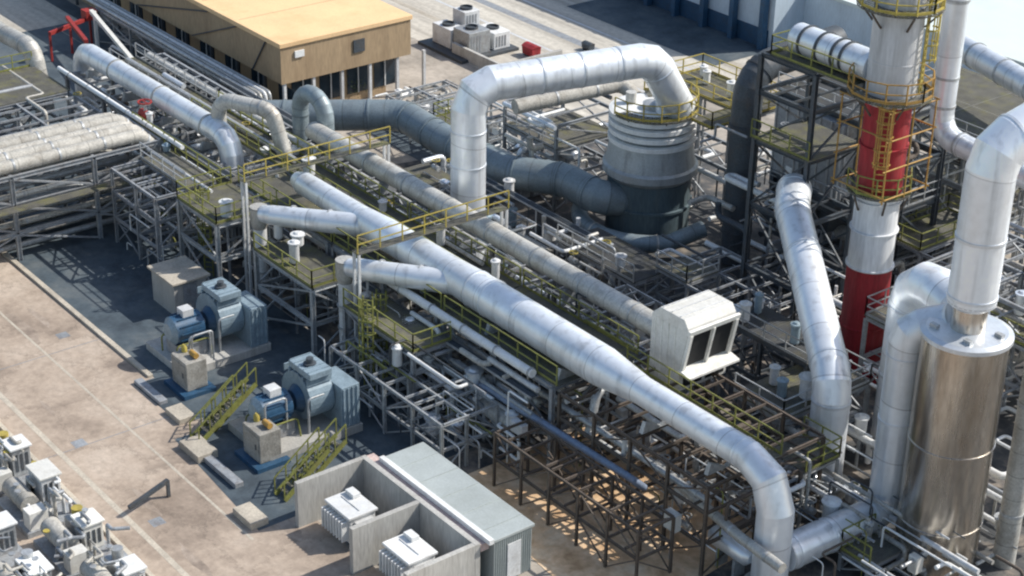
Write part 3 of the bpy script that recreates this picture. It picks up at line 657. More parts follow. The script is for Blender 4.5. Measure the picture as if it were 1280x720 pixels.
# left cross rack carrying fat pipes along v
steel_frame('pipe_rack', 'grey three-level rack at the left edge carrying five fat beige pipes', [-26.6, -21.4], [-34, -28, -23, -17.4, -12.6], [0, 1.9, 3.8, 5.7], 'steel', 'v', [(-20.9, -20.1, -34, -12.6, 3.8, '')], 'galv', .26, 'pipe rack', seed=6)
nm = ['front', 'second', 'third', 'fourth', 'rear']
for i in range(5):
    u = -21.9-i*1.02; r_ = [.42, .47, .4, .47, .36][i]
    duct('process_line', f'{nm[i]} of the five fat beige pipes on top of the left edge rack', 'pipe', [(u, -40, 5.85+r_), (u, -13.8, 5.85+r_), (u+.1, -12.0, 4.2)], r_, 'beige', 1.2, 3, n=18, auto=3.1, band_m='galv')
for i in range(3):
    for j in range(3):
        u = -22.2-j*1.5
        duct('process_line', ['pale pipe on the lower shelf of the left edge rack', 'pale pipe on the middle shelf of the left edge rack', 'thin pipe in the shade at the bottom of the left edge rack'][i], 'pipe', [(u, -40, 2.2+1.9*(i if i < 2 else -.8)), (u, -14, 2.2+1.9*(i if i < 2 else -.8))], .2+.05*j, ['beige', 'dull', 'galv'][(i+j) % 3], None, n=14, auto=5, band_m='galv',
             group=['pipes on the lower shelf of the left edge rack', 'pipes on the middle shelf of the left edge rack', 'pipes at the bottom of the left edge rack'][i])
# dark tower behind
steel_frame('process_tower', 'dark open steel tower behind the sloping silver duct, left of the stack', [7.6, 11.3, 15.0], [14.6, 18, 21.4], [0, 3, 6, 9, 12.2], 'dark', 'uv',
            [(7.4, 15.1, 14.4, 21.6, 6, 'ad'), (7.4, 15.1, 14.4, 21.6, 12.2, 'ad')], 'galv', .3, 'steel tower', seed=7, deckm='grate_dark')
rt = thing('filter_casing', 'dark grey box-shaped filter casing inside the dark open tower', 'filter', (9, 16, 0))
MB().box(7.9, 13.4, 14.0, 19.4, 7.2, 12.0).build('casing', 'steel', rt, bevel=.05)
for i in range(7): MB().box(7.9+i*.9, 8.0+i*.9, 13.92, 13.998, 7.2, 12.0).build('stiffener', 'galv', rt)
for i in range(6): MB().box(13.402, 13.48, 14.2+i*1.0, 14.3+i*1.0, 7.2, 12.0).build('stiffener', 'galv', rt)
MB().quadbox([(9.6, 15.5, 4), (11.6, 15.5, 4), (11.6, 18, 4), (9.6, 18, 4), (8, 14.1, 7.2), (13.3, 14.1, 7.2), (13.3, 19.3, 7.2), (8, 19.3, 7.2)]).build('hopper', 'dark', rt)
steel_frame('process_tower', 'galvanised steel tower carrying the flue beside the stack top', [11.8, 16.0], [8.2, 12.4], [0, 4, 8, 12, 15, 17.2], 'dark', 'uv', [(12.4, 18.6, 8.2, 10.2, 17.2, 'ac'), (11.6, 16.2, 8.0, 12.6, 12, 'a')], 'olive', .26, 'steel tower', seed=8)
steel_frame('process_tower', 'sunlit pale steel tower seen right of the red and white stack', [6, 11, 16], [24, 29, 34], [0, 3, 6, 9], 'galv', 'uv', [(5.9, 16.1, 23.9, 34.1, 9, 'acd'), (5.9, 16.1, 23.9, 34.1, 3, 'd')], 'galv', .28, 'steel tower', seed=9)
steel_frame('process_tower', 'open steel stage round the top of the fat banded vessel', [-4.4, 3.6], [16.4, 19.6], [0, 4.5, 8.8], 'steel', 'uv', [(-4.5, 3.7, 16.0, 19.7, 8.8, 'abcd'), (1.8, 3.9, 12.6, 16.0, 8.8, 'ad')], 'yellow', .22, 'steel tower', seed=11)
steel_frame('process_tower', 'low grey lattice stage in front of the fat banded vessel', [1.5, 5, 8.5], [2.4, 5.6], [0, 1.6, 3.0], 'steel', 'uv', [(1.4, 8.6, 2.3, 5.7, 3.0, 'a')], 'galv', .2, 'steel tower', seed=12, deckm='grate_dark')
steel_frame('process_tower', 'grey lattice stage left of the tall inverted-L duct near the winding duct', [-12.8, -6.6], [-.8, 2.6], [0, 1.7, 3.2], 'steel', 'uv', [(-12.9, -9.5, -.9, 2.7, 3.2, 'a')], 'galv', .2, 'steel tower', seed=13)
steel_frame('process_tower', 'crowded steel stage behind the inverted-L duct and beneath its crossing', [-13, -7.4], [9.4, 14.6], [0, 2.4, 4.4, 6.2], 'steel', 'uv', [(-13.1, -7.3, 9.3, 14.7, 4.4, 'a')], 'galv', .2, 'steel tower', seed=14)
steel_frame('process_tower', 'steel stage with yellow-green rails at the foot of the tall warm-tinted tank', [32.9, 34.6], [-5.6, -3.4], [0, 1.0], 'steel', 'uv', [(32.8, 34.7, -5.7, -3.3, 1.0, 'ac')], 'olive', .2, 'steel tower', seed=15)
steel_frame('process_tower', 'low steel stage between the louvred box and the sloping duct', [22.6, 26.0], [-3.0, 3.4], [0, 2.2, 4.0], 'steel', 'uv', [(22.5, 26.1, -3.1, 3.5, 4.0, 'abd')], 'galv', .2, 'steel tower', seed=16)
steel_frame('process_tower', 'dark steel stage in the shade at the far left edge of the plant', [-40, -34, -29], [-22, -17, -13], [0, 2.5, 5.2], 'steel', 'uv', [(-40.1, -34, -22.1, -12.9, 5.2, 'ac')], 'olive', .22, 'steel tower', seed=17)

steel_frame('process_tower', 'low dense grey lattice between the right blue fan and the metal-roofed shed', [4.4, 7, 9.6, 12.2, 14.8], [-16.2, -14.6, -12.6], [0, 1.5, 3.0], 'galv', 'uv', [], 'olive', .16, 'steel tower', seed=21)
steel_frame('process_tower', 'open thin dark lattice in front of the trestle on sunlit tan earth', [17.2, 19.4, 21.6, 23.8, 26, 28.2], [-14.6, -12.4], [0, 1.7, 3.2], 'rust', 'uv', [], 'olive', .13, 'steel tower', seed=22)
steel_frame('process_tower', 'tall dark-grey lattice in the shade beside the five fat beige pipes', [-20.2, -17, -14.4], [-16.8, -14.6, -12.6], [0, 1.8, 3.6, 5.2], 'steel', 'uv', [(-20.3, -14.3, -14.7, -12.5, 5.2, 'a')], 'galv', .18, 'steel tower', seed=23)
steel_frame('process_tower', 'dark steel stage under the slanting part of the sloping silver duct', [17, 20, 23.4], [1.4, 4.2], [0, 2.2, 4.6], 'dark', 'uv', [(16.9, 23.5, 1.3, 4.3, 4.6, 'a')], 'galv', .2, 'steel tower', seed=24, deckm='grate_dark')
steel_frame('process_tower', 'light grey lattice running behind the dull grey duct towards the louvred box', [8.6, 11.2, 13.8, 16.4], [-2.9, -.6, 1.8], [0, 1.6, 3.2], 'galv', 'uv', [], 'olive', .14, 'steel tower', seed=26)
steel_frame('process_tower', 'dark lattice on the shaded floor in front of the dark open tower', [8.4, 11, 13.6, 16], [4.4, 7, 9.6], [0, 1.8, 3.4], 'steel', 'uv', [(8.3, 11, 4.3, 7, 3.4, 'ad')], 'galv', .15, 'steel tower', seed=27)
steel_frame('process_tower', 'light grey lattice behind the winding duct near the chiller walls', [-26, -23, -20, -17], [8.4, 11, 13.6], [0, 1.5, 2.8], 'galv', 'uv', [(-20, -17, 8.3, 11, 2.8, 'abcd')], 'olive', .14, 'steel tower', seed=28)
steel_frame('process_tower', 'grey lattice between the widest duct elbow and the sloping duct foot', [24.5, 27, 29.5], [-7.4, -5, -2.6], [0, 1.8, 3.4], 'galv', 'uv', [(27, 29.6, -5, -2.5, 3.4, 'bd')], 'olive', .14, 'steel tower', seed=29)
steel_frame('process_tower', 'pale framework at the back of the fattest arched duct', [22, 25.5], [7.5, 12], [0, 2.5, 5], 'galv', 'uv', [(21.9, 25.6, 7.4, 12.1, 5, 'acd')], 'galv', .2, 'steel tower', seed=25)
# ------------------------------------------------------------------ louvred intake box
u0, v0, u1, v1 = 18.8, -5.9, 21.6, -2.5
rt = thing('air_intake_box', 'white air intake box with hooded top and two large dark openings', 'intake box', (19.5, -4.5, 3.6))
MB().prism([(u0, 3.6), (u1-.5, 3.6), (u1-.5, 4.95), (u1-.05, 7.2), (u1-.1, 7.45), (u1-.4, 7.85), (u0+.6, 7.85), (u0, 7.3)], 'y', v0, v1).build('housing', 'ivory', rt, bevel=.04)
sl_ = lambda t, o: (u1-.5+.45*t+o*.98, 4.95+2.25*t-o*.2)
for k_ in range(2):
    a_ = v0+.2+k_*(v1-v0-.25)/2; b_ = a_+(v1-v0-.45)/2-.05
    p_ = [sl_(.04, .01), sl_(.93, .01), sl_(.93, .03), sl_(.04, .03)]
    MB().prism(p_, 'y', a_, b_).build('intake_opening', 'black', rt)
    MB().box(u1-.499, u1-.48, a_+.1, b_, 3.8, 4.6).build('intake_opening', 'black', rt)
for a_, b_ in ((v0, v0+.19), ((v0+v1)/2-.06, (v0+v1)/2+.06), (v1-.19, v1)):
    MB().prism([sl_(.02, .035), sl_(.98, .035), sl_(.98, .22), sl_(.02, .22)], 'y', a_, b_).build('frame_bar', 'ivory', rt)
MB().prism([sl_(.97, .0), sl_(1.1, .02), sl_(1.1, .2), sl_(.97, .18)], 'y', v0-.08, v1+.08).build('hood', 'ivory', rt, bevel=.02)
MB().prism([(u1-.55, 4.72), (u1+.35, 4.66), (u1+.35, 4.8), (u1-.5, 4.97)], 'y', v0-.1, v1+.1).build('sill', 'ivory', rt, bevel=.02)
for i in range(4): MB().box(u0+.3+i*.5, u0+.36+i*.5, v0-.04, v0-.002, 3.7, 7.2).build('panel_rib', 'ivory', rt)
for i in range(3): MB().box(u0+.7+i*.65, u0+.76+i*.65, v0+.1, v1-.1, 7.852, 7.9).build('roof_rib', 'pale', rt)
for a_, b_ in ((u0+.2, v0+.2), (u1-.8, v0+.2), (u0+.2, v1-.2), (u1-.8, v1-.2)): MB().ibeam((a_, b_, -.85), (a_, b_, 3.6), .2, .2).build('leg', 'steel', rt)
rt.location.z += .85; rt.location.x += .1; rt.location.y += .1

# ------------------------------------------------------------------ fans
def fan_unit(label, o):
    ox, oy = o; rt = thing('blower_fan', label, 'blower', (ox, oy, 0))
    MB().box(ox-2.4, ox+2.0, oy-3.6, oy+2.2, 0, .5).build('plinth', 'concrete', rt, bevel=.03)
    # scroll housing, axis along y
    pts = []
    for i in range(25):
        t = -PI/2+2*PI*i/24*.78; r_ = 1.15+.5*i/24; pts.append((ox+math.cos(t)*r_, 2.1+math.sin(t)*r_))
    pts += [(ox-1.65, 2.6), (ox-1.65, 1.2)]
    h = MB().prism(pts, 'y', oy-.6, oy+.9).build('scroll_housing', 'blue', rt, bevel=.04)
    for i in range(6): MB().box(ox-1.3+i*.45, ox-1.22+i*.45, oy-.62, oy+.92, 3.2, 3.62).build('rib', 'blue', h)
    MB().box(ox-.4, ox+1.9, oy+.95, oy+2.1, .5, 3.0).build('inlet_box', 'blue', rt, bevel=.04)
    for i in range(4): MB().box(ox+1.901, ox+1.96, oy+1.05+i*.28, oy+1.12+i*.28, .6, 2.9).build('inlet_rib', 'blue', rt)
    MB().box(ox-.9, ox+1.2, oy-.55, oy+.85, 3.62, 4.0).build('access_cover', 'blue', rt, bevel=.03)
    MB().tube([(ox, oy-.62, 2.1), (ox, oy-1.0, 2.1)], [.8, .55], 24).build('inlet_cone', 'darkblue', rt)
    m_ = MB().tube([(ox, oy-1.35, 2.1), (ox, oy-3.1, 2.1)], .82, 26).build('motor', 'darkblue', rt)
    for i in range(12):
        t = 2*PI*i/12; MB().bar((ox+math.cos(t)*.86, oy-1.5, 2.1+math.sin(t)*.86), (ox+math.cos(t)*.86, oy-2.9, 2.1+math.sin(t)*.86), .06).build('cooling_fin', 'darkblue', m_)
    MB().tube([(ox, oy-3.1, 2.1), (ox, oy-3.35, 2.1)], [.82, .5], 26).build('fan_cowl', 'blue', m_)
    MB().box(ox-.35, ox+.35, oy-2.5, oy-1.8, 2.85, 3.3).build('terminal_box', 'pale', m_, bevel=.02)
    MB().tube([(ox, oy-.6, 2.1), (ox, oy-1.4, 2.1)], .16, 12).build('shaft', 'galv', rt)
    MB().box(ox-.75, ox+.75, oy-3.1, oy-1.3, .5, 1.3).build('motor_base', 'steel', rt)
    MB().lathe((ox+.2, oy+.1, 4.0), [(.35, 0), (.35, .12), (.2, .14), (.2, .4)], 18).build('cover_nozzle', 'dark', rt)
    for i in range(5): MB().box(ox-.85+i*.45, ox-.8+i*.45, oy-.5, oy+.8, 4.002, 4.06).build('cover_rib', 'blue', rt)
    for a_ in (-.9, .9): MB().tube(bend([(ox+a_, oy-3.3, .5), (ox+a_, oy-3.3, 1.5), (ox+a_, oy-1.2, 1.5), (ox+a_*1.3, oy-1.2, .5)], .2, 3), .05, 8).build('guard_rail', 'olive', rt)
    MB().tube(bend([(ox+1.2, oy-.7, .5), (ox+1.2, oy-.7, 2.6), (ox+1.2, oy+.4, 2.6), (ox+.9, oy+.4, 2.2)], .2, 3), .07, 8).build('oil_pipe', 'galv', rt)
    MB().box(ox-2.1, ox-1.7, oy-1.6, oy-1.0, .5, 1.7).build('local_panel', 'pale', rt, bevel=.02)
    return rt
f1 = fan_unit('left blue blower fan with motor on a concrete plinth near the upper riser', (-3.9, -18.5))
dup(f1, (10.6, -.7, 0), 'right blue blower fan with round dark blue motor nearest the concrete pens')
def oil_unit(label, o):
    ox, oy = o; rt = thing('lube_oil_cabinet', label, 'cabinet', (ox, oy, 0))
    MB().box(ox-1.1, ox+1.3, oy-1.0, oy+1.0, 0, .25).build('base_tray', 'darkblue', rt)
    b = MB().box(ox-.8, ox+.9, oy-.6, oy+.7, .25, 2.0).build('cabinet_body', 'beige', rt, bevel=.04)
    MB().box(ox-.7, ox+.8, oy-.63, oy-.602, .45, 1.8).build('door', 'beige', b)
    MB().box(ox+.5, ox+.6, oy-.66, oy-.632, 1.0, 1.3).build('handle', 'dark', b)
    MB().tube([(ox-.5, oy+.1, 2.0), (ox-.5, oy+.1, 2.3), (ox-.5, oy+.1, 2.45)], [.17, .17, .08], 14).build('filter_bowl', 'yellow', rt)
    MB().tube([(ox+.1, oy+.2, 2.2), (ox+.7, oy+.2, 2.2)], .17, 14).build('pump_motor', 'orange', rt)
    for i in range(2):
        MB().tube(bend([(ox-.6+i*.3, oy+.5, 2.02), (ox-.6+i*.3, oy+.5, 2.7+.2*i), (ox-.6+i*.3, oy+1.8, 2.7+.2*i), (ox-.6+i*.3, oy+1.8, 1.0)], .2, 3), .06, 8).build('hose', 'galv', rt)
    return rt
o1 = oil_unit('beige oil cabinet with yellow top fittings beside the left blue fan', (-1.0, -22.2))
dup(o1, (8.8, -.6, 0), 'beige oil cabinet with yellow top fittings beside the right blue fan')
kc = W(224, 338, 2.3); rt = thing('added_hut', 'added hut lifting a flat tan slab into the sun, on asphalt by the left platform', 'added_hut', (kc.x, kc.y, 0))  # hut added under the tan slab so its top catches the sun
MB().box(kc.x-1.5, kc.x+1.3, kc.y-1.1, kc.y+1.1, 0, 2.15).build('wall', 'concrete', rt); MB().box(kc.x-1.7, kc.x+1.5, kc.y-1.3, kc.y+1.3, 2.15, 2.3).build('roof', 'kerb', rt, bevel=.03)
MB().box(kc.x+1.302, kc.x+1.34, kc.y-.5, kc.y+.4, .1, 2.0).build('door', 'steel', rt)
# low slabs and steps edging the asphalt
for i, (u, v, su, sv, h, mm, lab) in enumerate([(1.6, -24.2, 1.6, 1.0, .35, 'kerb', 'small concrete block on the yard edge below the left fan'), (5.4, -25.2, 2.0, 1.2, .45, 'kerb', 'larger pale concrete block on the yard edge between the fans'),
        (12.4, -26.2, 1.8, 1.0, .4, 'kerb', 'pale concrete block at the corner before the pens'), (-1.6, -24.3, 3.0, .5, .25, 'steel', 'long grey step at the edge of the left fan bay'), (8.0, -25.2, 3.2, .5, .3, 'steel', 'long grey step at the edge of the right fan bay')]):
    tag(MB().box(u-su/2, u+su/2, v-sv/2, v+sv/2, 0, h).build('concrete_block', mm, bevel=.03), lab, 'block')
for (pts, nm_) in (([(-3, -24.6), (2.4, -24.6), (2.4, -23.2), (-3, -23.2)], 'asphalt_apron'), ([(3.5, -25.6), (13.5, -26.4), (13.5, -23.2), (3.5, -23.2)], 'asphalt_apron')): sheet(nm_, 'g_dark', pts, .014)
rt = thing('barrier_post', 'dark leaning barrier arm standing on the sunlit yard', 'barrier', (8.2, -28.6, 0))
MB().bar((8.2, -28.5, 0), (8.2, -28.5, 1.0), .16).build('post', 'dark', rt); MB().bar((8.15, -28.45, .95), (8.6, -30.9, .5), .2).build('arm', 'dark', rt)

# ------------------------------------------------------------------ concrete pens, transformers, shed
pu0, pu1, pu2, pv0, pv1 = 14.2, 19.2, 23.8, -24.7, -20.5
rt = thing('concrete_bay', 'pair of open concrete bays around two white transformers', 'enclosure', (19, -22.5, 0))
MB().box(pu0, pu2, pv1-.3, pv1, 0, 2.6).build('back_wall', 'concrete', rt, bevel=.02)
for u in (pu0, pu1-.14, pu2-.28): MB().box(u, u+.28, pv0, pv1-.301, 0, 2.597).build('cross_wall', 'concrete', rt, bevel=.02)
MB().box(pu0, pu2, pv1+.002, pv1+.5, 2.1, 2.5).build('coping', 'pink', rt)
def transformer(label, o):
    ox, oy = o; rt = thing('transformer', label, 'transformer', (ox, oy, 0))
    b = MB().box(ox-1.1, ox+.9, oy-.75, oy+.75, .3, 1.7).build('tank_body', 'white', rt, bevel=.05)
    MB().box(ox-1.2, ox+1.0, oy-.85, oy+.85, 1.7, 1.85).build('lid', 'white', rt, bevel=.03)
    for i in range(8): MB().box(ox-1.0+i*.25, ox-.93+i*.25, oy-1.15, oy-.752, .5, 1.6).build('radiator_fin', 'white', rt)
    MB().box(ox+.901, ox+1.3, oy-.5, oy+.5, .6, 1.5).build('control_box', 'pale', rt, bevel=.02)
    MB().box(ox-.9, ox+.7, oy-.06, oy+.0, 1.852, 1.89).build('lid_seam', 'pale', rt)
    MB().box(ox-1.0, ox-.3, oy+.25, oy+.7, 1.852, 2.1).build('top_cabinet', 'white', rt, bevel=.02)
    MB().box(ox-1.0, ox+.9, oy-.6, oy+.6, 0, .3).build('skid_base', 'dark', rt)
    return rt
t1 = transformer('white transformer in the far concrete bay', (16.6, -22.9))
dup(t1, (4.7, .2, 0), 'white transformer in the near concrete bay')
su0, su1, sv0, sv1 = 15.1, 24.0, -19.9, -17.6
rt = thing('switchgear_shed', 'long low shed with grey-green metal roof and corrugated walls beside the pens', 'shed', (19.5, -18.7, 0))
MB().box(su0, su1, sv0, sv1, 0, 2.5).build('wall', 'roofmetal', rt)
MB().box(su0-.1, su1+.1, sv0-.02, sv1+.1, 2.5, 2.66).build('roof', 'roofmetal', rt, bevel=.02)
MB().box(su0-.1, su1+.1, sv0-.3, sv0-.022, 2.5, 2.75).build('gutter', 'white', rt)
c_ = MB(); n = 18; pts = []
for i in range(n):
    v = sv0+(sv1-sv0)*i/n; pts += [(su1+.002, v), (su1+.002+.06, v+.02), (su1+.062, v+.06), (su1+.002, v+.08)]
pts += [(su1+.001, sv1), (su1-.01, sv1), (su1-.01, sv0)]
MB().prism(pts, 'z', .1, 2.46).build('corrugated_wall', 'roofmetal', rt)
MB().box(su1+.065, su1+.1, sv0+.8, sv0+1.6, .1, 2.1).build('door', 'pale', rt)
for i in range(5): MB().box(su0+1.2+i*1.7, su0+1.24+i*1.7, sv0, sv1+.08, 2.662, 2.69).build('roof_seam', 'roofmetal', rt)

# ------------------------------------------------------------------ lower-left machine skids
def skid(label, ox, oy, seed):
    rn = random.Random(seed); rt = thing('machine_skid', label, 'machine skid', (ox, oy, 0), None)
    MB().box(ox-1.9, ox+1.9, oy-1.4, oy+1.4, .0, .3).build('base_frame', 'steel', rt)
    cw = rn.uniform(.5, .75); ch = rn.uniform(1.3, 2.0); cx = ox+rn.uniform(-.5, .7)
    MB().box(cx-cw, cx+cw, oy+.2, oy+1.2, .3, ch).build('cabinet', rn.choice(['pale', 'galv', 'ivory']), rt, bevel=.03)
    MB().box(cx-cw-.1, cx+cw+.1, oy+.1, oy+1.3, ch, ch+.13).build('cabinet_top', rn.choice(['white', 'ivory', 'pale']), rt, bevel=.03)
    for i in range(3): MB().box(cx+cw+.001, cx+cw+.03, oy+.35+i*.28, oy+.5+i*.28, .6, ch-.3).build('grille', 'dark', rt)
    MB().tube([(ox-1.6, oy-.6, 1.0), (ox+.6, oy-.6, 1.0)], .5, 18).build('pressure_drum', 'beige', rt)
    MB().box(ox-1.7, ox-.6, oy+.2, oy+1.2, .3, 1.2).build('pump_block', 'galv', rt, bevel=.04)
    MB().tube([(ox-1.2, oy+.7, 1.2), (ox-1.2, oy+.7, 1.75)], .28, 14).build('pump_motor', 'yellow' if seed % 2 else 'galv', rt)
    MB().box(ox+1.05, ox+1.8, oy-1.2, oy-.2, .3, 1.3).build('junction_box', 'ivory', rt, bevel=.03)
    for i in range(9):
        x = ox+rn.uniform(-1.7, 1.5); y = oy+rn.uniform(-1.3, 1.2); z = rn.uniform(1.0, 2.2)
        MB().tube(bend([(x, y, .3), (x, y, z), (x+rn.uniform(.4, 1), y, z), (x+rn.uniform(.5, 1), y+rn.uniform(-.8, .8), z)], .12, 3), rn.uniform(.05, .1), 8).build('tubing', rn.choice(['galv', 'white', 'beige', 'steel']), rt)
    for i in range(3):
        x = ox+rn.uniform(-1.5, 1.4); y = oy+rn.uniform(-1.2, 1.1); MB().lathe((x, y, 1.3+rn.random()*.6), [(.16, 0), (.16, .05)], 12).build('handwheel', rn.choice(['yellow', 'galv', 'galv']), rt)
sk = ['pale machine skid furthest up the row by the low kerb', 'machine skid second from the far end of the kerb row', 'machine skid in the middle of the kerb row', 'machine skid next to last in the kerb row, yellow fittings on top', 'machine skid nearest the viewer in the kerb row']
for i, u in enumerate([-3.0, 1.5, 5.6, 10.0, 14.2]): skid(sk[i], u, -34.4, i)
sk2 = ['pale machine skid in the outer row at the far end', 'grey machine skid second in the outer row', 'grey machine skid in the middle of the outer row', 'machine skid nearest the viewer in the outer row']
for i, u in enumerate([3.2, 7.6, 12.0, 16.2]): skid(sk2[i], u, -37.9, 20+i)
for i, v in enumerate((-40.2, -41, -41.8)):
    duct('process_line', ['inner', 'middle', 'outer'][i]+' long pale pipe beyond the outer row of machine skids', 'pipe', [(-12, v, .7), (24, v, .7)], .2, ['pale', 'galv', 'dull'][i], None, n=14, auto=5, band_m='galv')

# ------------------------------------------------------------------ background things
rt = thing('chiller_unit', 'grey and white chiller package on its walled pad behind the ochre building', 'chiller', (-38, 24, 0))
cc = W(585, 62, 0); ox, oy = cc.x, cc.y
MB().box(ox-3.6, ox+2.6, oy-2.6, oy+3.4, 0, .25).build('pad', 'dark', rt)
for i, (a_, b_, w_, d_, h_, mm) in enumerate([(-2.9, -1.6, 2.6, 1.5, 1.9, 'pale'), (-.2, -1.4, 2.2, 2.2, 2.2, 'galv'), (-2.6, .3, 1.7, 1.6, 2.9, 'pale'), (-.6, 1.2, 2.6, 1.7, 1.7, 'white')]):
    b = MB().box(ox+a_, ox+a_+w_, oy+b_, oy+b_+d_, .25, h_).build('cooling_module', mm, rt, bevel=.05)
    MB().lathe((ox+a_+w_/2, oy+b_+d_/2, h_), [(.55, 0), (.55, .2), (.45, .2), (.45, .05)], 18).build('fan_shroud', 'dark', b)
    for k_ in range(4): MB().box(ox+a_+w_+.001, ox+a_+w_+.03, oy+b_+.2+k_*.3, oy+b_+.35+k_*.3, .5, h_-.3).build('grille', 'steel', b)
for (a_, b_, c1, d_, lab) in ((-36.6, 22.2, -30.2, 22.5, 'low pale wall behind the chiller package facing the pipes'), (-30.2, 22.2, -29.9, 28.6, 'low pale wall closing the side of the chiller yard')):
    tag(MB().box(a_, c1, b_, d_, 0, 1.1).build('low_wall', 'concrete', bevel=.03), lab, 'wall')
cc = W(664, 70, 0)
def bin_(label, c, m, k_):
    rt = thing('storage_bin', label, 'bin', c)
    MB().prism([(c.y-.5*k_, .15), (c.y+.5*k_, .15), (c.y+.6*k_, 1.0*k_), (c.y-.6*k_, 1.0*k_)], 'x', c.x-.8*k_, c.x+.8*k_).build('body', m, rt, bevel=.04)
    MB().prism([(c.y-.66*k_, 1.0*k_), (c.y+.66*k_, 1.0*k_), (c.y+.2*k_, 1.25*k_), (c.y-.2*k_, 1.25*k_)], 'x', c.x-.86*k_, c.x+.86*k_).build('lid', m, rt, bevel=.03)
    for a_ in (-.6, .6): MB().box(c.x+a_*k_-.08, c.x+a_*k_+.08, c.y-.4*k_, c.y+.4*k_, 0, .15).build('foot', 'dark', rt)
bin_('small red storage bin on the back road near the inverted-L duct', cc, 'red', .85)
bin_('small dark storage bin on the back road further right', W(735, 63, 0), 'dark', .6)
# pale blue warehouse
a_ = V((-60, 45.5, 0)); rt = thing('blue_warehouse', 'pale blue warehouse with tall dark columns at the back edge', 'building', (-30, 46, 0))
MB().box(-42, -22, 45, 60, 0, 9).build('wall', 'palewall', rt); MB().box(-42.3, -21.7, 44.7, 60.3, 9, 9.4).build('roof', 'paleroof', rt)
for i in range(6): MB().box(-41+i*3.6, -40.5+i*3.6, 44.2, 44.8, 0, 9).build('column', 'darkblue', rt)
MB().box(-41.5, -22.5, 44.9, 44.995, .0, 1.6).build('plinth', 'darkblue', rt)
sheet('warehouse_shade_sheet', 'g_dark', [(-41, 38.2), (-22, 38.2), (-22, 45), (-41, 45)], .022)  # dark sheet painting the warehouse shadow on the ground
rt = thing('flat_roof_hall', 'low hall with a plain pale grey-green roof in the back right corner', 'building', (0, 62, 0))
e0 = W(1246, 67, 5)
MB().box(-60, 70, e0.y+.2, 140, 0, 4.7).build('wall', 'palewall', rt); MB().box(-60.3, 70.3, e0.y, 140, 4.7, 5.0).build('roof', 'paleroof', rt)
# red gantry pieces and boom at the top left
rt = thing('loading_gantry', 'red painted loading gantry with a slanting red arm at the far left', 'gantry', W(75, 45, 0))
g0 = W(62, 42, 2.4); g1 = W(112, 22, 2.4)
MB().bar(g0, g1, .28).build('beam', 'redbright', rt)
for p in (g0, g1, g0.lerp(g1, .5)): MB().bar((p.x, p.y, 0), (p.x, p.y, 2.3), .16).build('post', 'redbright', rt)
MB().bar(W(84, 22, 3.2), W(108, 52, 3.2), .3).build('arm', 'redbright', rt); MB().box(g1.x-.5, g1.x+.5, g1.y-.5, g1.y+.5, 2.3, 3.1).build('motor_box', 'redbright', rt)
tag(MB().bar(W(114, 14, 3.4), W(166, 76, 3.4), .32).bar(W(118, 14, 3.4), W(118, 14, 3.4)-V((0, 0, 3.4)), .25).bar(W(163, 73, 3.4), W(163, 73, 3.4)-V((0, 0, 3.4)), .25).build('boom', 'ivory'), 'long white boom beam on posts next to the red gantry', 'boom')

# ------------------------------------------------------------------ small fittings
def valve(label, c, s=1., m='redbright', group=None, pipe_m='galv'):
    c = V(c); rt = thing('gate_valve', label, 'valve', c, group)
    MB().tube([c-V((.35*s, 0, 0)), c+V((.35*s, 0, 0))], .2*s, 14).build('body', pipe_m, rt)
    MB().tube([c, c+V((0, 0, .6*s))], .07*s, 10).build('stem', 'galv', rt)
    h = MB(); hp = [c+V((math.cos(t)*.3*s, math.sin(t)*.3*s, .6*s)) for t in [2*PI*i/12 for i in range(13)]]
    for p_, q_ in zip(hp, hp[1:]): h.bar(p_, q_, .06*s)
    h.bar(hp[0], hp[6], .05*s); h.build('handwheel', m, rt)
    return rt
p = W(182, 143, 6)
valve('large bright red valve on the walkway below the straight silver duct', p, 1.5, 'redbright', pipe_m='redbright')

# shrub near the ochre building
rn = random.Random(5); c0 = W(436, 122, 0)
rt = thing('shrub', 'green shrub growing at the corner of the ochre building', 'shrub', c0)
lf = MB()
for i in range(900):
    d = V((rn.gauss(0, 1), rn.gauss(0, 1), rn.gauss(0, .8))); d = d.normalized()*(rn.random()**.4)*1.1*(1+.3*math.sin(i)); q = c0+V((d.x*1.3, d.y, 1.3+d.z))
    a_ = V((rn.uniform(-1, 1), rn.uniform(-1, 1), rn.uniform(-1, 1)))*.14; b_ = V((rn.uniform(-1, 1), rn.uniform(-1, 1), rn.uniform(-1, 1)))*.14
    o = len(lf.v); lf.v += [tuple(q), tuple(q+a_), tuple(q+b_)]; lf.f.append((o, o+1, o+2))
lf.build('foliage', 'leaf', rt)
for i in range(4): MB().tube([c0+V((.1*i, 0, 0)), c0+V((.4*i-.6, .3*(i % 2), 1.5))], [.07, .03], 6).build('stem', 'bark', rt)

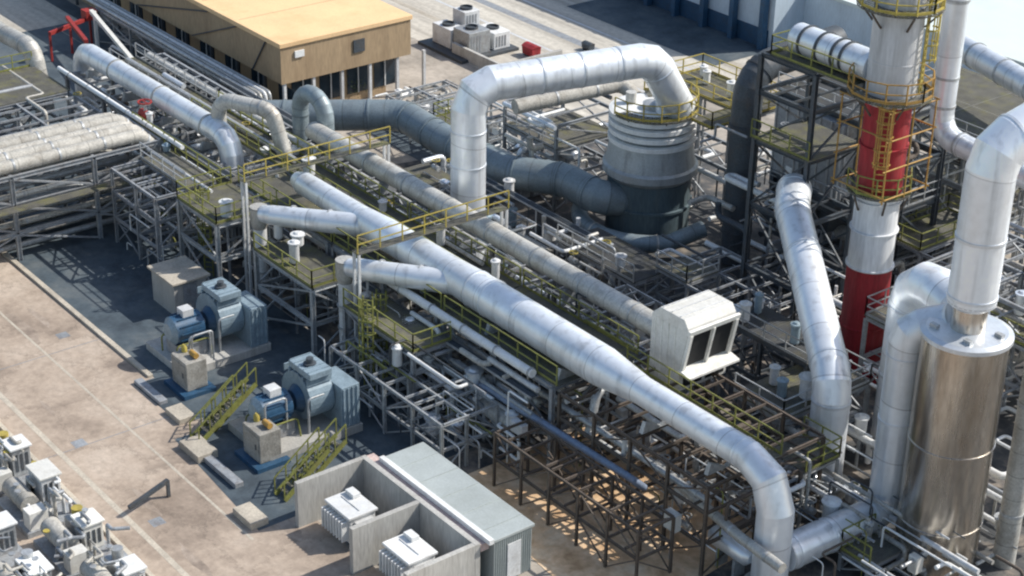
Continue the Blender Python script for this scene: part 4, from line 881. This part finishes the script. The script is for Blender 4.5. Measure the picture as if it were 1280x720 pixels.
# ------------------------------------------------------------------ dense pipework
COLS = [('silver', 'silvery'), ('dull', 'dull grey'), ('galv', 'galvanised'), ('pale', 'pale'), ('white', 'white'), ('steel', 'mid grey'), ('dark', 'dark'), ('beige', 'beige'), ('rust', 'rusty')]
def tangle(zone, box, n, seed, rr_=(.05, .17), wts=(3, 3, 3, 2, 2, 3, 2, 1, 1), long_=(2, 7), zb=.5, nm='process_pipe', word='pipe'):
    rn = random.Random(seed); u0, u1, v0, v1, z0, z1 = box; made = 0
    clamp = lambda p: V((min(max(p.x, u0), u1), min(max(p.y, v0), v1), min(max(p.z, z0), z1)))
    while made < n:
        mm, cn = rn.choices(COLS, wts)[0]; ax = rn.choices('xyz', (5, 2.5, 3*zb))[0]
        p = V((rn.uniform(u0, u1), rn.uniform(v0, v1), z0 if ax == 'z' else rn.uniform(z0, z1))); pts = [p]; first = ax; k_ = rn.choice((2, 2, 3, 4))
        for s_ in range(k_):
            L = rn.uniform(*long_)*(1 if ax == 'x' else .5 if ax == 'y' else .6)*(1 if s_ == 0 else .5)*rn.choice((-1, 1))
            if ax == 'z' and s_ == 0: L = abs(L)
            q = pts[-1]+{'x': V((L, 0, 0)), 'y': V((0, L, 0)), 'z': V((0, 0, L))}[ax]; q = clamp(q)
            if (q-pts[-1]).length > .6: pts.append(q)
            ax = rn.choice([a for a in 'xyz' if a != ax])
        pts2 = [pts[0]]
        for q in pts[1:]:
            if (q-pts2[-1]).length > .6: pts2.append(q)
        if len(pts2) < 2: continue
        ok = True
        for a, b, c in zip(pts2, pts2[1:], pts2[2:]):
            if abs((b-a).normalized().dot((c-b).normalized())) > .9: ok = False
        if not ok: continue
        r = rn.uniform(*rr_); kind = {'x': 'run along the rack', 'y': 'run across', 'z': 'stands upright'}[first]
        lab = f'{"thick" if r > .13 else "thin"} {cn} {word} that {"stands upright" if first == "z" else "lies level"} {zone}'
        P = bend(pts2, max(r*2, .2), 3) if len(pts2) > 2 else pts2
        rt = MB().tube(P, r, 12 if r > .1 else 8).build(nm, mm)
        tag(rt, lab, 'pipe', lab.replace(' that ', ' which ')); made += 1
    return
def lumps(zone, box, n, seed):
    # flanged pump and filter housings packed between the pipes
    rn = random.Random(seed); u0, u1, v0, v1, z0, z1 = box
    for i in range(n):
        x, y, z = rn.uniform(u0, u1), rn.uniform(v0, v1), rn.uniform(z0, z1); r = rn.uniform(.2, .42); h = rn.uniform(.5, 1.3); mm, cn = rn.choice([('white', 'white'), ('pale', 'pale'), ('galv', 'galvanised'), ('silver_plain', 'silvery'), ('blue', 'blue')])
        rt = thing('filter_pot', f'small {cn} upright pot with flanged lid {zone}', 'pot', (x, y, 0), f'small {cn} pots {zone}')
        MB().lathe((x, y, z), [(r*.6, 0), (r, r*.4), (r, h)], 16).build('pot_body', mm, rt)
        MB().lathe((x, y, z+h), [(r*1.25, 0), (r*1.25, .08), (r*.8, .1), (r*.5, .2)], 16).build('lid', mm, rt)
        MB().bar((x, y, 0), (x, y, z+.05), .12).build('stand', 'steel', rt)
lumps('on the dark stage under the sloping silver duct', (17.2, 23, 1.6, 4, 4.8, 4.9), 6, 309)
lumps('on the low stage beside the louvred box', (22.8, 25.8, -2.6, 3.0, 4.2, 4.3), 5, 310)
lumps('on the left access platforms', (-13.2, -.5, -14.6, -12.2, 4.6, 5.3), 4, 311)
lumps('on the walkway behind the widest duct', (-12, 17, -7.6, -6.2, 5.2, 5.3), 4, 312)
lumps('behind the thick tank riser', (21, 35, 11, 20, 2, 6), 12, 313)
lumps('on the ground behind the winding duct', (-28, -14, 8, 15, .4, 1.4), 12, 308)
lumps('in the rack behind the blue fans', (-12, 8, -12.4, -5, 1, 3.8), 14, 301)
lumps('in front of the rack by the metal-roofed shed', (4, 16, -16, -9, .6, 3.2), 14, 302)
lumps('in the left rack by the red valve', (-36, -13, -13, -5, 2, 5.2), 14, 303)
lumps('on the pale tower right of the stack', (6, 16, 24, 33, 2, 8), 10, 304)
lumps('behind the dull grey duct', (-12, 8, -2.5, 5, .8, 3.6), 14, 305)
lumps('around the foot of the tall warm-tinted tank', (24, 38, -7, 3, .5, 2.4), 10, 306)
lumps('on the stage by the fat banded vessel', (-4, 3.5, 16.4, 19.4, 8.9, 9.4), 6, 307)
tangle('in the rack behind the blue fans', (-13, 8, -12.6, -4, .2, 4.6), 44, 1)
tangle('in front of the rack between riser and pens', (3, 17, -13.2, -8, .3, 4.8), 34, 2)
tangle('under the rack left of the platforms', (-37, -13, -13, -4, .2, 5.2), 34, 3, wts=(3, 3, 3, 2, 3, 3, 3, 1, 1))
tangle('in the dark trestle', (18, 30, -11, -4.5, 1.6, 4.4), 22, 4, wts=(1, 2, 2, 1, 1, 2, 3, 1, 5))
tangle('behind the dull grey duct near the winding duct', (-12, 7, -2.2, 5, .2, 4.4), 34, 5, (.05, .2))
tangle('under the crossing of the inverted-L duct', (-15, -5, 7.5, 16, .2, 7), 24, 6, (.06, .24))
tangle('in the dark tower', (4, 15, 11, 21, .3, 12.4), 26, 7, (.06, .22), wts=(1, 2, 2, 1, 1, 4, 6, 1, 1))
tangle('in the pale tower right of the stack', (5, 17, 23, 34, .3, 9), 22, 8, (.08, .26), wts=(3, 4, 4, 4, 4, 1, 1, 4, 1))
tangle('around the foot of the tall warm-tinted tank', (24, 40, -6, 4, .2, 3.4), 30, 9, (.05, .2), wts=(3, 3, 3, 2, 2, 3, 3, 2, 1))
tangle('in the shaded stage by the left edge', (-44, -28, -24, -12.5, .2, 5.6), 20, 10, (.06, .22), wts=(1, 3, 3, 2, 2, 2, 2, 4, 1))

steel_frame('pipe_bridge', 'low grey pipe bridge beside the shaded long wall of the ochre building', [-56, -50, -44, -38, -32], [-.2, 1.3], [0, 1.6, 3.0], 'galv', 'u', [], 'olive', .16, 'pipe rack', seed=31)
for i in range(4): duct('process_line', ['first', 'second', 'third', 'fourth'][i]+' pipe counted from the wall on the pipe bridge beside the ochre building', 'pipe', [(-58, 1.1-i*.38, 3.25), (-30.5, 1.1-i*.38, 3.25), (-30.4, 1.1-i*.38, 1)], .12+.03*(i % 2), ['galv', 'pale', 'dull', 'galv'][i], .4, 3, n=12, auto=5, band_m='galv')
tangle('behind the winding duct near the ochre building', (-29, -14, 7, 15, .2, 2.6), 0, 500)
steel_frame('process_tower', 'grey lattice with yellow-green rails behind the thick tank riser', [22, 26, 30, 34], [12, 15.5, 19], [0, 2.4, 4.8, 7.0], 'steel', 'uv', [(21.9, 34.1, 11.9, 15.5, 4.8, 'ad'), (26, 34.1, 15.5, 19.1, 7.0, 'abcd')], 'olive', .22, 'steel tower', seed=41)
steel_frame('process_tower', 'low grey lattice on the ground between the stack and the pale tower', [14, 17, 20, 23], [18, 21, 24], [0, 2, 4], 'steel', 'uv', [(13.9, 17, 17.9, 24.1, 4, 'abcd')], 'olive', .2, 'steel tower', seed=42)
for zn_, bx_, n_, sd_ in (('behind the thick tank riser', (20, 36, 10, 22, .3, 6.5), 50, 411), ('between the stack and the pale tower', (12, 26, 14, 26, .3, 4.5), 44, 412), ('on the ground behind the winding duct', (-29, -13, 8, 15, .25, 2.2), 34, 408), ('beside the fattest arched duct', (16, 28, 5, 14, .3, 4), 30, 409), ('near the foot of the warm-tinted tank', (33, 40, -8, 4, .2, 2), 24, 410), ('behind the blue fans', (-13, 9, -13, -6, .3, 5.6), 36, 401), ('by the metal-roofed shed', (2, 17, -15, -8, .3, 5), 36, 402), ('beside the five fat beige pipes', (-36, -13, -16, -5, .3, 6), 40, 403),
        ('by the winding duct', (-14, 9, -2.4, 5, .3, 3.6), 30, 404), ('round the dark tower', (4, 24, 0, 14, .3, 4.5), 36, 405), ('round the fattest arched duct', (22, 38, -6, 10, .3, 4), 30, 406), ('behind the round banded vessel', (-13, 3, 14, 22, .3, 6), 24, 407)):
    tangle(zn_, bx_, n_//2, sd_, (.08, .2), (1, 3, 1, 3, 3, 0, 0, 3, 0), (1.5, 5), .8, 'lagged_clutter_pipe', 'lagged clutter pipe')  # clutter pipes without a known service: thicker pale lagged runs
    tangle(zn_, bx_, n_//2, sd_+50, (.04, .09), (0, 1, 3, 1, 1, 4, 4, 0, 2), (1.5, 6), 1.2, 'thin_clutter_pipe', 'clutter pipe')  # more clutter without a known service: thin, mostly grey and dark
def small_box(name, lab, cat, x, y, z, w, d, h, m, leg=True, group=None, doorm=None):
    rt = thing(name, lab, cat, (x, y, 0), group)
    MB().box(x-w/2, x+w/2, y-d/2, y+d/2, z, z+h).build('body', m, rt, bevel=.025)
    MB().box(x-w*.4, x+w*.4, y-d/2-.03, y-d/2-.002, z+h*.12, z+h*.88).build('door', doorm or m, rt)
    if leg: MB().bar((x, y, 0), (x, y, z), .1).build('stand', 'steel', rt)
rn = random.Random(77)
zones = [('in the rack behind the blue fans', (-13, 8, -12.4, -4, 0, 4)), ('in front of the rack between riser and pens', (3, 17, -13.4, -8, 0, 4)), ('under the rack left of the platforms', (-37, -14, -13, -4, 0, 5)),
         ('in the dark trestle', (18, 30, -12, -5, 0, 3)), ('behind the dull grey duct near the winding duct', (-12, 7, -2, 5, 0, 4)), ('under the crossing of the inverted-L duct', (-15, -5, 8, 16, 0, 7)),
         ('in the dark tower', (5, 14, 11.5, 21, 0, 12)), ('around the foot of the tall warm-tinted tank', (24, 40, -6, 4, 0, 2.5)), ('on the pale tower right of the stack', (6, 16, 24, 34, 0, 9)), ('on the dark stage by the left edge', (-44, -28, -24, -13, 0, 5))]
for zn, (a0, a1, b0, b1, z0, z1) in zones:
    v0_ = None; lab = f'galvanised valve with handwheel {zn}'
    for i in range(5):
        c_ = V((rn.uniform(a0, a1), rn.uniform(b0, b1), rn.uniform(z0+.6, z1)))
        if v0_ is None: v0_ = valve(lab, c_, .9, rn.choice(['yellow', 'galv', 'galv']), f'valves {zn}'); base = c_
        else: dup(v0_, c_-base, None, None)
    for i in range(3):
        small_box('junction_box', f'small pale cabinet on a stand {zn}', 'cabinet', rn.uniform(a0, a1), rn.uniform(b0, b1), rn.choice([.8, 1.2, max(1, z1*.6)]), rn.uniform(.5, 1), rn.uniform(.3, .5), rn.uniform(.6, 1.2), rn.choice(['white', 'pale', 'ivory']), True, f'small cabinets {zn}')
    for i in range(2):
        x, y, z = rn.uniform(a0, a1), rn.uniform(b0, b1), rn.uniform(.6, max(1, z1*.5)); r_ = rn.uniform(.35, .6); L = rn.uniform(1.4, 2.6)
        rt = thing('small_drum', f'small round-ended drum lying {zn}', 'drum', (x, y, 0), f'drums {zn}')
        MB().tube([(x-.25, y, z+r_), (x, y, z+r_), (x+L, y, z+r_), (x+L+.25, y, z+r_)], [r_*.5, r_, r_, r_*.5], 18).build('shell', rn.choice(['silver_plain', 'pale', 'blue', 'dull']), rt)
        for t in (.25, .75): MB().box(x+L*t-.08, x+L*t+.08, y-r_*.7, y+r_*.7, 0, z+r_*.4).build('saddle', 'steel', rt)
def conduits(zone, box, n, seed):
    rn = random.Random(seed); u0, u1, v0, v1, z0, z1 = box
    for i in range(n):
        mm, cn = rn.choice([('galv', 'galvanised'), ('pale', 'pale'), ('white', 'white'), ('dark', 'dark'), ('steel', 'grey'), ('olive', 'olive')]); up_ = rn.random() < .45
        x, y = rn.uniform(u0, u1), rn.uniform(v0, v1); z = rn.uniform(z0+.4, z1); r = rn.uniform(.03, .06)
        if up_: pts = [(x, y, 0), (x, y, z), (x+rn.choice((-1, 1))*rn.uniform(.5, 1.6), y, z)]
        else:
            x2 = min(u1, x+rn.uniform(1.5, 6)); pts = [(x, y, max(z-1.2, 0)), (x, y, z), (max(x2, x+.7), y, z)]
        lab = f'slender {cn} conduit {"rising" if up_ else "running level"} {zone}'
        tag(MB().tube(bend(pts, .2, 3), r, 7).build('conduit', mm), lab, 'conduit', lab.replace('conduit', 'conduits'))
conduits('in the low lattice by the metal-roofed shed', (4, 15.5, -16.4, -12.4, 0, 3.6), 40, 211)
conduits('in the shaded lattice beside the five fat beige pipes', (-21, -14, -17, -12.5, 0, 5.4), 30, 212)
conduits('on the stage by the fat banded vessel', (-4, 4.5, 12.5, 19.6, 7, 11), 0, 213)
conduits('under the dull grey duct beside the widest duct', (-12, 17, -7.8, -3.2, 4, 6.4), 24, 214)
conduits('in the rack behind the blue fans', (-13, 8, -13, -4, 0, 5.0), 50, 201)
conduits('in front of the rack between riser and pens', (2, 17, -13.6, -8, 0, 5.0), 50, 202)
conduits('under the rack left of the platforms', (-37, -13, -13, -4, 0, 5.8), 50, 203)
conduits('behind the dull grey duct near the winding duct', (-14, 9, -2, 5, 0, 3.6), 36, 204)
conduits('around the foot of the tall warm-tinted tank', (23, 38, -9, 3, 0, 3.0), 34, 205)
conduits('on the pale tower right of the stack', (6, 17, 23, 34, 0, 9), 24, 206)
conduits('in the dark tower', (7, 15, 12, 21, 0, 12), 24, 207)
conduits('in the dark trestle', (18, 30, -12, -4.5, 0, 4.6), 20, 208)
# long straight lines along the rack
lines = [((3, 16.5), -11.65, 5.35, .24, 'white', 'bright white pipe hung along the front edge of the rack'), ((-12, 17), -12.0, 3.3, .13, 'galv', 'thin galvanised pipe along the rack front at mid height'),
         ((-37, -14), -5.2, 5.5, .26, 'dull', 'grey pipe along the rear of the left rack'), ((-37, -14), -6.9, 5.5, .2, 'galv', 'galvanised pipe beside the walkway of the left rack'),
         ((-30, 17), -3.2, 4.3, .2, 'pale', 'long pale pipe hung behind the rack'), ((9, 29), -10.9, 3.9, .16, 'galv', 'galvanised pipe under the far end of the widest duct'),
         ((-37, -19), -12.3, 6.0, .16, 'white', 'slim white pipe in front of the straight silver duct'), ((-24, -13), -13.6, 5.4, .1, 'pale', 'thin pale pipe beside the red valve walkway')]
for (a, b), v, z, r, mm, lab in lines: duct('process_line', lab, 'pipe', [(a, v, z), (b, v, z)], r, mm, None, n=14, auto=2.9, band_m='galv', bw=.08, bs=1.25)
duct('process_line', 'slate blue pipe sloping level along the rack front above the shed', 'pipe', [(12.6, -12.1, 2.2), (12.6, -12.1, 3.1), (24.4, -11.7, 3.1), (24.6, -11.0, 2.4)], .2, 'bluepipe', .4, 3, n=14)
duct('process_line', 'pale slim pipe leading past the foot of the widest duct', 'pipe', [(24, -9.7, 3.0), (31.0, -10.8, 3.0), (34, -11, 3)], .26, 'dull', .5, 3, n=14, auto=2.5, band_m='galv')
duct('process_line', 'short bent grey pipe dropping from under the widest duct', 'pipe', [(19.2, -8.4, 5.2), (19.4, -9.8, 4.8), (19.8, -10.6, 2.8)], .24, 'galv', .4, 3, n=14)
# bright insulation blocks, cable trays
def tray(label, p, q, w=.5, m='galv'):
    p = V(p); q = V(q); d = (q-p).normalized(); s_ = d.cross(V((0, 0, 1))).normalized()*w/2; rt = thing('cable_tray', label, 'cable tray', p)
    for k_ in (-1, 1): MB().bar(p+s_*k_, q+s_*k_, .04, .12).build('side_rail', m, rt)
    MB().bar(p-V((0, 0, .05)), q-V((0, 0, .05)), w, .02).build('tray_floor', m, rt)
    for i in range(3): MB().tube([p+s_*(i-1)*.5+V((0, 0, .02)), q+s_*(i-1)*.5+V((0, 0, .02))], .05, 8).build('cable', 'dark', rt)
tray('cable tray along the rack front below the widest duct', (-12, -11.9, 4.3), (17, -11.9, 4.3))
tray('cable tray along the rear side of the whole rack', (-30, -3.0, 5.3), (17, -3.0, 5.3))
tray('cable tray crossing between the winding duct and the round vessel', (-9, 4.4, 3.2), (4, 4.4, 3.2))
tray('cable tray on the left rack in front of the straight silver duct', (-37, -11.6, 5.5), (-14, -11.6, 5.5))
